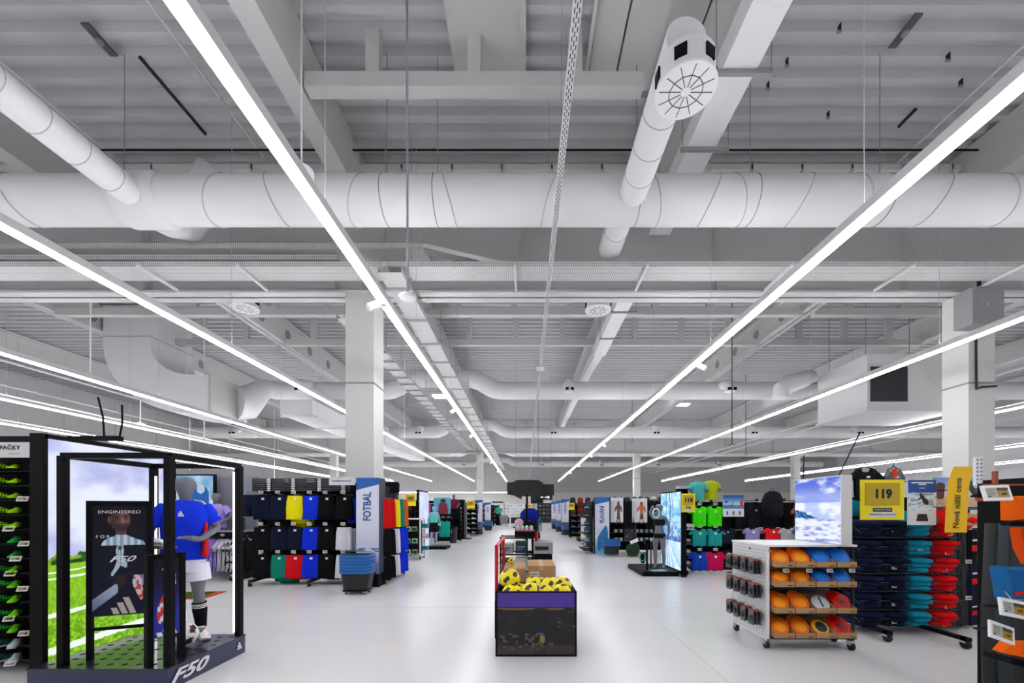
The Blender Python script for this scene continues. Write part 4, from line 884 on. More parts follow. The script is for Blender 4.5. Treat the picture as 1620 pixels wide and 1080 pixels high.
# football banner
def banner(label, x0, x1, Y, ztop, zbot, word, fn, cat='banner', ws=.2, depth=.35):
    w = x1-x0; t = thing('aisle_banner', label, cat, ((x0+x1)/2, Y, zbot)); h = ztop-zbot
    MB().box(-w/2, w/2, .006, depth, 0, h).build('core', plain('26304a', .6), t)
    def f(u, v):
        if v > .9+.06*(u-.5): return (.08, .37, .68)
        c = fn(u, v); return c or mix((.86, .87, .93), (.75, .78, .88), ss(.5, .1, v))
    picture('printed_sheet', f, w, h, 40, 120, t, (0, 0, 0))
    if zbot > .05: MB().box(-w/2+.02, w/2-.02, .03, depth, -zbot, 0).build('plinth', BLK, t)
    text(word, ws, plain('1c4f92', .5), t, (.0, -.004, h*.7), roll=math.pi/2, bold=.005, sx=.74)
    return t
def foot_art(u, v):
    if v < .3:
        c = mix((.42, .5, .68), (.82, .84, .92), ss(.05, .3, v+.03*noise(u*4, v*20, 3)))
        if .23 < v < .27 and noise(u*4, v*60, 7) > .5: c = (.4, .46, .6)
        if v < .1+.03*noise(u*18, 3, 5) and u < .55: c = (.14, .17, .24)
        if ell(u, v*3, .72, .155*3, .08, .09): return (.1, .06, .08)
        if limb(u, v, (.72, .1), (.72, .02), .17, .17) and v < .125: return (.42, .06, .12)
        return c
banner('tall white banner with a blue top reading FOTBAL beside the shorts stand', -3.14, -2.72, 7.6, 2.03, .25, 'FOTBAL', foot_art)
text('10', .055, WHT, bpy.data.objects['aisle_banner'], (.1, -.004, .11))
t = thing('category_sign', 'small white board with dark lettering left of the football banner', 'sign', (U(541, 7.62), 7.62, V(767, 7.62))); MB().box(-.24, .24, 0, .01, 0, .15).build('board', plain('d6d4da', .5), t); text('OBLEČENÍ NA FOTBAL', .036, CHAR, t, (.0, -.004, .075)); MB().box(-.02, .02, .01, .3, .05, .09).build('bracket', BLK, t)
# shopping baskets
BKM = plain('0e0f12', .5); BKB = plain('1763b0', .4)
def basket(label, loc, rz=0, rim=BKB, group='stacked shopping baskets', sc=1):
    t = thing('shopping_basket', label, 'basket', loc, rz, group); t.scale = (sc, sc, sc)
    m = MB(); m.loft([(0, 0, 0, .2, .14), (0, 0, .02, .21, .15), (0, 0, .3, .245, .18)], 24, e=.45, caps=False); m.q(*range(24)[::-1]); m.build('body', BKM, t, smooth='a')
    r = MB().loft([(0, 0, .27, .262, .195), (0, 0, .315, .268, .2)], 24, e=.45, caps=False).loft([(0, 0, .315, .268, .2), (0, 0, .316, .235, .168)], 24, e=.45, caps=False); r.build('rim', rim, t, smooth='a')
    MB().tube([(-.22, -.02, .31), (-.2, -.13, .322), (.2, -.13, .322), (.22, -.02, .31)], .01, 6).build('handle', BKM, t)
    return t
def bpile(place, x, y, rz=0, n=6, z0=0, sc=1):
    b0 = basket('shopping basket at the bottom of the stack %s' % place, (x, y, z0), rz, sc=sc)
    for k in range(1, n): dup(b0, 'blue-rimmed shopping basket, %s above the lowest, stacked %s' % (['', 'first', 'second', 'third', 'fourth', 'fifth', 'sixth'][k], place), (x, y, z0+.052*k*sc), rz)
BPX = U(566, 7.1)
t = thing('basket_trolley', 'low black wheeled base under the basket stack by the football banner', 'trolley', (BPX, 7.1, 0)); MB().box(-.2, .2, -.14, .14, .05, .08).build('deck', BLK, t); 
for x in (-.16, .16): caster(t, x, -.1, .02); caster(t, x, .1, .02)
bpile('in front of the football banner', BPX, 7.1, 0, 6, .08, sc=1.03)
# ================= centre of the aisle =================
def bin_art(u, v):
    n = fbm(u*5, v*6, 31); c = mix((.035, .03, .035), (.13, .11, .1), ss(.5, .85, n))
    if abs(v-.5) < .012 or abs(u-.49) < .008: return (.0, .0, .0)
    if v > .5:
        if ell(u, v, .22, 1.0, .3, .05) or ell(u, v, .75, .98, .12, .03): return (.42, .32, .22)
        if noise(u*60, v*60, 3) > .93 and u > .6: return (.55, .5, .42)
    else:
        if noise(u*24, v*18, 4) > .72 and .1 < v < .45 and u < .72: return (.34, .3, .27)
        if limb(u, v, (.58, .38), (.58, .28), .03, .035): return (.55, .45, .12)
        if ell(u, v, .56, .44, .04, .03): return (.2, .22, .6)
        if v < .2: return mix((.16, .14, .13), (.25, .21, .2), noise(u*7, v*4, 5))
    return c
t = thing('ball_bin', 'black box bin with a purple rim full of yellow balls in the aisle', 'display bin', (.1, 4.3, 0))
W2, D2, HB = .39, .25, .64
MB().box(-W2, W2, -D2, -D2+.015, .02, HB-.14).box(-W2, W2, D2-.015, D2, .02, HB).box(-W2, -W2+.015, -D2, D2, .02, HB).box(W2-.015, W2, -D2, D2, .02, HB).build('walls', plain('121012', .4, spec=.2), t)
MB().box(-W2, W2, -D2, D2, .36, .38).build('false_bottom', BLK, t)
MB().box(-W2-.006, W2+.006, -D2-.01, -D2+.01, HB-.155, HB-.01).build('purple_rim', plain('4a2c92', .45), t)
MB().box(-W2-.008, W2+.008, -D2-.012, -D2+.012, HB-.012, HB).box(-W2-.008, -W2+.008, -D2, D2, HB-.012, HB).box(W2-.008, W2+.008, -D2, D2, HB-.012, HB).box(-W2-.01, -W2+.01, -D2-.012, -D2+.01, 0, HB).box(W2-.01, W2+.01, -D2-.012, -D2+.01, 0, HB).box(-W2, W2, -D2-.012, -D2, .0, .02).build('edge_trim', BLK2, t)
picture('front_print', bin_art, 2*W2-.02, .46, 110, 70, t, (0, -D2-.008, .02))
YB_ = plain('f2dd0a', .4)
bl = [(-.27, .0, .72, 'topmost, at the back left corner'), (-.24, -.14, .585, 'at the front left'), (-.05, -.13, .6, 'front, left of the middle'), (.1, -.14, .575, 'front, right of the middle'), (.26, -.13, .585, 'at the front right'), (-.02, .06, .63, 'second row, in the middle'), (.13, .04, .62, 'second row, right of the middle'), (.28, .05, .63, 'at the back right'), (-.16, .02, .56, 'second row, left of the middle'), (.06, .16, .6, 'at the back, in the middle'), (.2, .17, .6, 'at the back, right of the middle'), (-.12, .14, .52, 'at the back, low behind the others')]
for i, (x, yv, z, w_) in enumerate(bl): soccer_ball('yellow football with black patches in the bin, %s' % w_, (.1+x, 4.3+yv, z), .108, YB_, plain('26241c', .5), 'yellow footballs in the bin', seed=10+i)
def carton(label, loc, w, d, h, rz=0, mark=True):
    t = thing('cardboard_box', label, 'box', loc, rz); MB().box(-w/2, w/2, -d/2, d/2, 0, h).build('carton', CARD, t)
    MB().box(-.025, .025, -d/2-.001, d/2, h, h+.001).box(-.025, .025, -d/2-.002, -d/2, h-.05, h).build('packing_tape', plain('c2a274', .4), t)
    if mark: MB().box(-w*.42, -w*.08, -d/2-.002, -d/2, h*.15, h*.5).mi(1).box(-w*.4, -w*.15, -d/2-.003, -d/2-.002, h*.25, h*.32).build('paper_label', [plain('d8d2c4', .6), CHAR], t)
    return t
t = thing('pallet', 'low black platform under the cardboard boxes behind the ball bin', 'platform', (.02, 5.35, 0)); MB().box(-.3, .35, -.4, .4, .46, .49).build('deck', BLK2, t)
for x in (-.27, .32):
    for yv in (-.37, .37): MB().box(x-.025, x+.025, yv-.025, yv+.025, 0, .46).build('leg', BLK2, t)
carton('lower of the two stacked brown cardboard boxes behind the ball bin', (.2, 5.3, .49), .34, .62, .13); carton('upper of the two stacked brown cardboard boxes behind the ball bin', (.19, 5.3, .62), .34, .62, .14)
carton('single brown cardboard box left of the stacked pair behind the ball bin', (-.14, 5.4, .49), .27, .6, .22, mark=False)
# goal
t = thing('mini_goal', 'small red and black football goal with a black net standing edge-on left of the boxes', 'goal', (-.33, 4.62, 0))
for yv in (0, 1.45): MB().tube([(0, yv, .42), (0, yv, 1.03)], .022, 8).build('red_post', REDP, t); MB().tube([(0, yv, 0), (0, yv, .42)], .022, 8).build('black_post', BLK, t)
MB().tube([(0, 0, 1.03), (0, 1.45, 1.03)], .022, 8).build('crossbar', REDP, t)
MB().tube([(0, 0, .02), (.035, .0, .02), (.035, 1.45, .02), (0, 1.45, .02)], .012, 6).build('ground_frame', BLK, t)
m = MB()
for k in range(11):
    yv = k*.145; m.tube([(0, yv, 1.0), (.03, yv, .8), (.045, yv, .4), (.035, yv, .03)], .0025, 3)
for (x, z) in ((.03, .93), (.08, .82), (.14, .72), (.19, .62), (.24, .51), (.3, .4), (.34, .28), (.38, .15)): m.tube([(x*.1, 0, z), (x*.1, .5, z-.03), (x*.1, 1.45, z)], .0025, 3)
m.build('net', BLK, t)
# gadget rack with accessories
t = thing('accessory_rack', 'open black wire rack with shelves of training gear behind the little goal', 'shelving', (-.18, 7.2, 0))
for x in (-.25, .3):
    for yv in (-.25, .25): MB().box(x-.012, x+.012, yv-.012, yv+.012, 0, .98).build('upright', BLK, t)
for z in (.12, .4, .68, .96):
    m = MB()
    for k in range(9): m.tube([(-.25+k*.069, -.25, z), (-.25+k*.069, .25, z)], .004, 4)
    m.box(-.26, .31, -.26, -.24, z-.012, z+.012).box(-.26, .31, .24, .26, z-.012, z+.012).build('wire_shelf', BLK, t)
for i, (x, z, w_, h, c, n_) in enumerate(((-.14, .69, .2, .16, '9a9c9c', 'grey box with printed lines'), (.1, .69, .2, .2, '12333c', 'dark teal crate of bottles'), (-.14, .41, .2, .18, '2b3c52', 'slate blue box'), (.1, .41, .2, .2, 'c6c8ca', 'white carton with dark print'), (-.14, .13, .22, .15, '15171a', 'black box'), (.12, .13, .2, .2, 'b8bcc0', 'pale grey carton'))):
    b_ = thing('gear_box', n_+' on the %s shelf of the accessory rack' % ('upper' if z > .6 else 'middle' if z > .3 else 'lower'), 'box', (-.18+x, 7.2, z), .05*((i % 3)-1)); MB().box(-w_/2, w_/2, -.15, .15, 0, h).build('carton', plain(c, .5), b_); MB().box(-w_*.35, w_*.3, -.152, -.15, h*.5, h*.62).box(-w_*.35, w_*.1, -.152, -.15, h*.3, h*.38).build('printed_lines', CHAR if c[0] in '9cb' else GREY, b_)
soccer_ball('small yellow ball lying on the single brown cardboard box', (-.2, 5.55, .755), .045, YEL, CHAR, seed=3)
t = thing('bottle_crate', 'black crate of white-capped bottles with a red rim on top of the accessory rack', 'crate', (-.02, 7.15, .97)); MB().box(-.16, .16, -.14, .14, 0, .03).box(-.16, .16, -.15, -.14, 0, .12).box(-.16, .16, .14, .15, 0, .12).box(-.17, -.16, -.15, .15, 0, .12).box(.16, .17, -.15, .15, 0, .12).build('crate', BLK, t)
for k in range(4): MB().tube([(-.115+k*.076, -.05, .03), (-.115+k*.076, -.05, .17), (-.115+k*.076, -.05, .2)], [.032, .032, .015], 10).build('bottle', plain('a9c3cc', .3), t)
MB().box(-.17, .17, -.156, -.15, .1, .12).build('red_rim', REDP, t)
t = thing('red_roller', 'upright red foam roller right of the accessory rack', 'roller', (.18, 7.1, 0)); MB().tube([(0, 0, .6), (0, 0, 1.05)], .035, 14).build('foam', REDP, t, smooth='a'); MB().tube([(0, 0, 0), (0, 0, .6)], .012, 8).build('stand_pole', BLK, t); MB().tube([(0, 0, 0), (0, 0, .02)], .1, 16).build('base', BLK, t)
t = thing('storage_cart', 'grey topped black cart behind the cardboard boxes', 'cart', (.27, 7.0, 0)); MB().box(-.14, .17, -.3, .3, .72, .9).build('top_box', plain('8f8d8c', .5), t); MB().box(-.13, .16, -.28, .28, .05, .7).build('body', BLK, t); MB().box(-.12, .1, -.305, -.3, .78, .84).build('dark_slot', CHAR, t)
# post with folding canopy chair
t = thing('display_post', 'slim black post with a cross arm standing in the aisle', 'display post', (.02, 12.0, 0)); MB().tube([(0, 0, 0), (0, 0, V(782, 12))], .04, 10).build('pole', BLK, t); MB().box(-.4, .3, -.03, .03, .9, .94).build('cross_arm', BLK, t); MB().tube([(0, 0, 0), (0, 0, .03)], .3, 20).build('base', BLK, t); MB().box(-.14, -.02, -.05, .0, V(793, 12)-.08, V(785, 12)).box(.04, .12, -.05, .0, V(793, 12)-.08, V(785, 12)).build('clip', plain('c9b8b6', .5), t)
t = thing('canopy_chair', 'dark blue rounded canopy chair hung beside the black post', 'camping chair', (.12, 12.6, 0))
mb = MB(); mb.ball((0, 0, V(815, 12.6)), .3, 20, (.95, .3, .72)); mb.build('canopy', cloth('16208a'), t, smooth=True)
MB().tube([(.3*.95*math.cos(a), 0, V(815, 12.6)+.3*.72*math.sin(a)) for a in [2*math.pi*k/24 for k in range(25)]], .016, 6).build('canopy_rim', BLK, t)
MB().loft([(.02, 0, .75, .2, .15), (.0, 0, .9, .25, .18), (0, 0, V(824, 12.6), .27, .16)], 18).build('seat', BLK2, t, smooth='a'); MB().tube([(.28, .03, V(826, 12.6)), (0, -.05, V(823, 12.6)), (-.1, -.08, 1.0)], .02, 6).build('red_strap', REDP, t)
for x in (-.2, .2): MB().tube([(x, -.1, 0), (x*.8, 0, .8)], .012, 6).build('leg', BLK, t)
t = thing('sport_mannequin', 'grey mannequin in black shorts and teal top with bare legs behind the canopy chair', 'mannequin', (.3, 13.6, .06)); J, E = stance(DOWN, None, .85); figure('body', MANN, t, J, E, 0); jersey(t, cloth('1b6f86'), .85, DOWN, hem=.8); leg_wear(t, cloth(CC['black']), ((-.1, -.01, .46), (.1, -.01, .46)), .09, S=.85, z0=.5); MB().box(-.3, .3, -.2, .25, -.06, 0).build('base', BLK, t)
t = thing('pink_bag', 'pale pink and grey soft bag hung on the black post arm', 'bag', (-.2, 11.9, .93)); MB().ball((0, -.02, .13), .13, 14, (1, .6, .9)).build('body', cloth('c9a2a6'), t, smooth=True); MB().ball((-.02, -.04, .0), .11, 12, (1, .6, .8)).build('lower_pouch', cloth('8d8688'), t, smooth=True)
# hanging black signs
t = thing('hanging_sign', 'big black rounded board hung over the aisle', 'sign', (U(832, 20), 20, V(793, 20)))
MB().prism([(-.92, .92), (-.92, .35), (-.6, .3), (.0, .0), (.55, .03), (.75, .25), (.85, .9), (.6, 1.05), (-.45, 1.05), (-.6, .95)], 0, .12).build('front_board', plain('0a0a0b', .6), t)
MB().box(.4, 1.38, .14, .2, .3, .85).build('rear_board', plain('0a0a0b', .6), t)
for x in (-.5, .6): MB().tube([(x, .1, 1.0), (x, .1, H-V(793, 20))], .01, 5).build('hanging_wire', GREY, t)
t = thing('hanging_sign', 'small black direction board with a white arrow hung under the big black board', 'sign', (U(861, 21), 21, V(790, 21))); MB().box(-.38, .42, 0, .05, 0, .24).box(-1.1, -.05, .06, .1, -.2, .1).build('board', plain('0b0b0c', .5), t)
MB().prism([(.02, .1), (.18, .1), (.18, .05), (.3, .12), (.18, .19), (.18, .14), (.02, .14)], -.006, 0).box(-.3, -.05, -.006, 0, .1, .15).box(-.95, -.4, .05, .058, .0, .04).build('white_arrow', mat('lit_white', (1, 1, 1), emit=.8), t)
for x in (-.3, .35): MB().tube([(x, .03, .2), (x, .03, H-V(790, 21))], .008, 5).build('hanging_wire', GREY, t)
# ================= right: swimming corner =================
def pool(u, v):
    if v > .42:
        c = mix((.82, .95, 1), (.35, .68, .9), ss(.3, .8, fbm(u*4, v*14, 3)))
        for k, x in enumerate((.28, .48, .62)):
            if abs(u-x-.03*math.sin(v*9+k)) < .012+.01*(k == 1): return (.22, .42, .62)
        if v < .62 and noise(u*30, v*30, 5) > .55: return mix(c, (.2, .4, .7), .6)
        return c
    if v > .36: return mix((.15, .2, .6), (.55, .75, 1), noise(u*40, v*30, 3))
    c = mix((.95, .99, 1), (.7, .88, 1), noise(u*6, v*9, 8))
    for k in (-3, -1.8, -.9, -.35, .1, .5, 1.1, 2.4):
        if abs((u-.35)-k*(.4-v)*.75) < .006+.016*(.4-v): return (.2, .35, .65)
    return c
t = thing('pool_screen', 'tall glowing light-blue screen picturing swimming pool lanes, standing on end in a black frame', 'advertising screen', (3.34, 9.42, 0))
MB().box(-.03, .08, -.68, -.64, 0, 1.85).box(-.03, .08, .64, .68, 0, 1.85).box(-.03, .08, -.68, .68, 1.82, 1.85).box(.0, .08, -.66, .66, .05, 1.84).box(-.03, .08, -.68, .68, .1, .13).build('frame', BLK, t)
picture('picture', pool, 1.28, 1.69, 80, 160, t, (-.035, 0, .13), yaw=-math.pi/2, emit=SCREEN)
t = thing('display_platform', 'low black platform under the swimming mannequin', 'display plinth', (2.9, 9.5, 0)); MB().prism([(-.38, 0), (.4, 0), (.4, .1), (-.38, .1)], -.65, .65).build('platform', BLK, t)
t = thing('swim_mannequin', 'grey mannequin in a dark swimsuit with one raised arm beside the pool screen', 'mannequin', (3.02, 9.3, .1), -.5)
arms = {'l': ((-.2, -.12, 1.42), (-.12, -.22, 1.58), (-.1, -.24, 1.5)), 'r': ((.23, .02, 1.05), (.22, -.02, .84), (.21, -.04, .76))}
J, E = stance(arms, None, .9); figure('body', MANN, t, J, E)
MB().loft([(0, 0, .70, .115, .1), (0, 0, .755, .14, .115), (0, 0, .8, .13, .105)], 20).build('swim_briefs', cloth('15181f'), t, smooth='a'); MB().loft([(0, 0, .98, .118, .1), (0, 0, 1.04, .128, .118), (0, 0, 1.12, .125, .105)], 20).build('swim_top', cloth('15181f'), t, smooth='a')
MB().ball((0, -.01, 1.395), .085, 16, (1, 1.15, .8)).build('swim_cap', plain('5f6f7e', .3), t, smooth=True)
t = thing('goggles', 'white and teal full-face swim mask held up by the swimming mannequin', 'goggles', (2.86, 9.02, 1.36)); MB().tube([(.07*math.cos(a), 0, .1*math.sin(a)) for a in [2*math.pi*k/20 for k in range(21)]], .016, 8).build('strap', WHT, t, smooth=True); MB().ball((-.03, -.05, -.02), .06, 12, (.8, .6, 1)).build('visor', plain('2f8f8a', .2), t, smooth=True)
t = thing('prop_stand', 'slim black stand with fins hung on it in front of the swimming mannequin', 'display post', (2.68, 9.1, .1)); MB().tube([(0, 0, 0), (0, 0, .62)], .022, 8).build('pole', BLK, t); MB().box(-.05, .05, -.05, .05, .58, .68).build('head', BLK, t); MB().tube([(.18, .3, 0), (.18, .3, .6)], .014, 6).build('rear_pole', CHAR, t)
MB().loft([(-.1, -.03, .16, .03, .03), (-.1, -.03, .26, .075, .03), (-.1, -.03, .4, .06, .03)], 14).build('fin', BLK2, t, smooth='a'); MB().tube([(-.12+.06*math.cos(a), -.08, .3+.09*math.sin(a)) for a in [2*math.pi*k/16 for k in range(17)]], .014, 6).build('fin_strap', plain('2a8a80', .4), t); MB().box(-.1, .07, -.05, .02, .67, .73, Matrix.Rotation(-.4, 4, 'Y')).build('white_snorkel', WHT, t)
tag(MB().box(-.16, .16, -.1, .1, 0, .012).build('info_plate', plain('9fc3d2', .3), None, (2.9, 9.0, .1), .2), 'pale blue plate lying on the low black platform', 'plate')
t = thing('shorts_form', 'black shorts on a half mannequin above the pool screen', 'mannequin', (3.62, 9.55, 1.62)); MB().loft([(0, 0, .3, .12, .08), (0, 0, .36, .125, .08)], 16).build('waist_form', plain('cfcfd2'), t); mb = MB().loft([(0, 0, .12, .15, .1), (0, 0, .3, .13, .09)], 20)
for s_ in (-1, 1): mb.tube([(s_*.07, 0, .2), (s_*.085, 0, .0)], [.08, .09], 14)
mb.build('shorts', cloth(CC['black']), t, smooth='a'); MB().tube([(0, 0, -.1), (0, 0, .1)], .02, 6).build('post', BLK, t)
# t-shirt stand
TY = 9.3; TX = 4.12
t = thing('t_shirt_stand', 'black display stand with three rows of bright children\'s t-shirts', 'clothing stand', (TX, TY, 0))
MB().box(-.66, .72, .3, .34, .1, 1.62).build('back_panel', BLK, t)
for x in (-.66, -.3, .2, .72): MB().box(x-.02, x+.02, .25, .32, .06, 1.65).build('upright', BLK, t)
for x in (-.6, .66): MB().box(x-.025, x+.025, -.35, .4, .06, .1).build('foot_bar', BLK, t); caster(t, x, -.32, .04)
for r, z in enumerate((1.53, 1.03, .52)):
    for x in (-.25, .1): MB().tube([(x, .3, z), (x, -.14, z)], .006, 5).build('hook_arm', STEEL, t); price_tag(t, x, -.16, z+.035, .09)
for z in (1.0, .66, .42, .16): MB().box(-.64, -.43, -.12, .28, z-.01, z).box(-.64, -.43, -.13, -.12, z-.01, z+.06).build('wire_basket', WIRE, t); price_tag(t, -.5, -.15, z+.1, .085)
TC = [('3fe80c', 'neon green'), ('1f9896', 'teal'), ('1a3fae', 'royal blue'), ('c4124f', 'magenta')]
for r in range(3):
    for c in range(2):
        col, n_ = TC[0] if r == 0 else TC[1] if r == 1 else TC[2+c]
        for d in range(2): tee('%s t-shirt, %s row %s of the t-shirt stand, %s' % (n_, ['top', 'middle', 'bottom'][r], ['left', 'right'][c], ['in front', 'behind the front one'][d]), cloth(col), (TX-.25+.35*c+.02*d, TY-.12+.1*d, (1.52, 1.02, .51)[r]-.0*d), .05-.08*c, w=.31+.05*(r == 2), h=(.46, .4, .44)[r], d=.035, sleeve=.11, group='bright t-shirts on the stand', ph=r+c, logo=plain('d8e8ee') if d == 0 else None, mark=False)
for k, (z, c, n_) in enumerate(((.99, '1d5f92', 'blue'), (.65, '1c6f8c', 'petrol blue'), (.41, 'e0748c', 'pink'), (.15, 'd8506e', 'coral pink patterned'))):
    t = thing('folded_garment', '%s folded garment in the %s narrow basket left of the bright t-shirts' % (n_, ['top', 'second', 'third', 'bottom'][k]), 'clothing', (TX-.535, TY+.0, z)); MB().loft([(0, 0, 0, .14, .1), (0, 0, .06, .15, .11), (0, 0, .12, .12, .08), (0, 0, .14, .05, .04)], 18, fold=.15, k=5).build('body', cloth(c) if k < 3 else patterned('pink_print', ['d8506e', 'e9a0ae', 'f4e8ea'], 14), t, smooth=True)
for (px, c, n_, w_) in ((1104, '4aa8a4', 'pale teal', .165), (1128, 'a9b61c', 'lime yellow', .185)):
    torso_form('%s t-shirt on a torso form standing on top of the t-shirt stand' % n_, MANN, (U(px, 9.35), 9.35+(px > 1110)*.12, 1.66-.03*(px < 1110)), .8, .1, {'l': ((-.27, 0, 1.12), (-.28, -.02, 1.08), (-.28, -.02, 1.06)), 'r': ((.27, 0, 1.12), (.28, -.02, 1.08), (.28, -.02, 1.06))}, cloth(c), head=False, sleeve=1)
    MB().tube([(0, 0, -.35), (0, 0, .05)], .02, 8).build('post', BLK, list(COL.objects)[-1].parent)
def price_board(label, x, Y, z, w, h, num, parent_bits=True, yaw=0, sub=True, post=None):
    t = thing('price_board', label, 'price sign', (x, Y, z), yaw)
    MB().box(-w/2, w/2, 0, .012, 0, h).build('yellow_board', YEL, t); MB().box(-w*.4, w*.4, -.004, 0, h*.36, h*.92).build('gold_display', plain('b99a22', .35), t); MB().box(-w*.39, w*.39, -.006, -.003, h*.37, h*.91).build('display_glass', plain('c0a128', .25), t)
    text(num, h*.3, CHAR, t, (0, -.008, h*.64), bold=.006 if h > .3 else .001); 
    if sub:
        MB().box(-w*.22, w*.22, -.004, 0, h*.2, h*.3).build('dark_strip', plain('2e3b52', .5), t); MB().box(-w*.3, w*.3, -.004, 0, h*.07, h*.19).build('white_strip', plain('e8e8ea', .5), t)
        if h > .3: text('NEJNIŽŠÍ CENA', h*.06, plain('b8b48a'), t, (0, -.006, h*.25)); text('FUNKČNÍ A KVALITNÍ', h*.065, CHAR, t, (0, -.006, h*.13))
        text(',-', h*.09, CHAR, t, (w*.3, -.008, h*.54))
    if post: MB().box(-.01, .01, .012, .03, -post, .05).build('post', BLK2, t)
    else: MB().tube([(-w*.3, .006, h), (-w*.3, .3, h+.01)], .004, 4).tube([(w*.3, .006, h), (w*.3, .3, h+.01)], .004, 4).build('clip', BLK, t)
    return t
price_board('yellow 119 price board between the pool screen and the green t-shirts', U(1089, 8.6), 8.6, V(810, 8.6), .28, .39, '119')
tag(MB().box(-.12, .12, 0, .008, 0, .12).mi(1).box(-.09, .0, -.002, 0, .03, .06).box(.02, .09, -.002, 0, .03, .06).build('shelf_sign', [plain('c9ccd0'), CHAR], None, (U(1089, 8.9), 8.9, V(838, 8.9))), 'small white printed card under the yellow 119 board', 'sign')
# dark clothing wall right of the t-shirts
t = thing('clothing_wall', 'long dark clothing stand behind the white pegboard unit', 'clothing stand', (5.9, 9.6, 0))
MB().box(-1.05, 1.6, .3, .34, .1, 1.66).build('back_panel', BLK2, t)
for x in (-1.0, -.35, .3, .95, 1.55): MB().box(x-.02, x+.02, .25, .3, .0, 1.7).build('upright', BLK, t)
for z in (1.62, .96, .5): MB().tube([(-1.05, .1, z), (1.6, .1, z)], .014, 6).build('rail', STEEL, t)
for x in (-.5, -.1, .3, .75, 1.1): price_tag(t, x, -.16, 1.0, .1)
for x in (-.2, .35, 1.0): price_tag(t, x, -.14, 1.66, .1)
FLO = patterned('dark_floral', ['16161a', '1c1b20', 'c4504a', '7d5a5e'], 16)
for i, (x, z, m_, n_, w_, h) in enumerate(((4.98, 1.6, cloth('15171c'), 'black', .32, .6), (5.3, 1.6, cloth('1a1c22'), 'charcoal', .36, .62), (5.62, 1.58, cloth('131418'), 'black', .38, .6), (6.35, 1.56, FLO, 'dark floral', .34, .6), (6.72, 1.58, FLO, 'dark floral', .34, .62), (7.1, 1.6, cloth('14161b'), 'black', .36, .6))):
    tee('%s top hung high on the dark clothing stand, %s from its left end' % (n_, ['first', 'second', 'third', 'fourth', 'fifth', 'sixth'][i]), m_, (x, 9.5, z), .1, w=w_, h=h, sleeve=.1, group='dark tops on the clothing stand', ph=i)
for i, (px, m_, n_) in enumerate(((1190, cloth('8c84b8'), 'lilac grey'), (1222, cloth('d81c24'), 'red'), (1246, cloth('a6a3a8'), 'grey'), (1268, cloth('3a4254'), 'slate blue'), (1150, cloth('15202e'), 'dark navy'))):
    tee('%s top in the lower row of the dark clothing stand behind the pegboard' % n_, m_, (U(px, 9.2), 9.2, V(834, 9.2)), .15, w=.36, h=.36, sleeve=.09, group='tops in the lower row', ph=i*2, logo=WHT if i < 2 else None)
for i, (px, n_, c) in enumerate(((1165, 'dark navy', '141c2c'), (1200, 'black', '101013'), (1240, 'navy', '182238'), (1150, 'charcoal', '1d1f24'))):
    shorts('%s shorts in the bottom row of the dark clothing stand, %s from the left' % (n_, ['second', 'third', 'fourth', 'first'][i]), cloth(c), (U(px, 9.3), 9.3, .5), .1, group='shorts in the bottom row', ph=i)
def backpack(label, loc, m, s=1, rz=0):
    t = thing('backpack', label, 'backpack', loc, rz); MB().loft([(0, 0, 0, .14*s, .08*s), (0, 0, .05*s, .16*s, .1*s), (0, 0, .3*s, .16*s, .1*s), (0, 0, .4*s, .12*s, .07*s), (0, 0, .44*s, .05*s, .03*s)], 20, e=.7).build('body', m, t, smooth='a')
    MB().tube([(-.05*s, .02, .42*s), (0, .02, .49*s), (.05*s, .02, .42*s)], .008, 6).build('top_loop', BLK, t); MB().loft([(0, -.1*s, .04*s, .11*s, .03*s), (0, -.11*s, .18*s, .11*s, .03*s), (0, -.1*s, .22*s, .08*s, .01)], 14).build('front_pocket', m, t, smooth='a')
    for sg in (-1, 1): MB().tube([(sg*.08*s, .08*s, .38*s), (sg*.1*s, .14*s, .25*s), (sg*.09*s, .09*s, .08*s)], .014, 6).build('strap', BLK, t)
    return t
backpack('large black backpack hung high left of the wave screen', (U(1222, 9.3), 9.3, V(818, 9.3)), cloth('16181f'), 1.35)
def surf(u, v):
    if v < .38:
        for k, c in enumerate(((.15, .2, .6), (.08, .08, .12), (.08, .08, .1))):
            if ell(u, v, .2+.3*k, .17, .04, .1): return c
        return (.85, .86, .9)
    if ell(u, v, .88, .62, .08, .17): return (.75, .2, .22)
    if ell(u, v, .45, .6, .025, .09) or ell(u, v, .15, .68, .06, .05): return (.12, .2, .3)
    return mix((.75, .85, .92), (.1, .32, .6), ss(.5, 1, v)) if v > .55 else mix((.1, .3, .5), (.5, .68, .8), noise(u*14, v*30, 3))
def sign_panel(label, fn, px0, px1, py0, py1, Y, yaw=0, nx=40, ny=50, words=None, name='poster_board'):
    x0, x1 = U(px0, Y), U(px1, Y); z0, z1 = V(py1, Y), V(py0, Y); t = thing(name, label, 'poster', ((x0+x1)/2, Y, z0), yaw)
    picture('printed_sheet', fn, x1-x0, z1-z0, nx, ny, t, (0, 0, 0), back=.015); MB().tube([(-.1, .015, z1-z0-.02), (-.1, .2, z1-z0)], .005, 4).build('clip', BLK, t)
    if words: text(words, (z1-z0)*.07, WHT, t, (0, -.003, (z1-z0)*.93))
    return t
sign_panel('water sports poster with three small garments below, beside the green t-shirts', surf, 1144, 1177, 783, 817, 9.0)
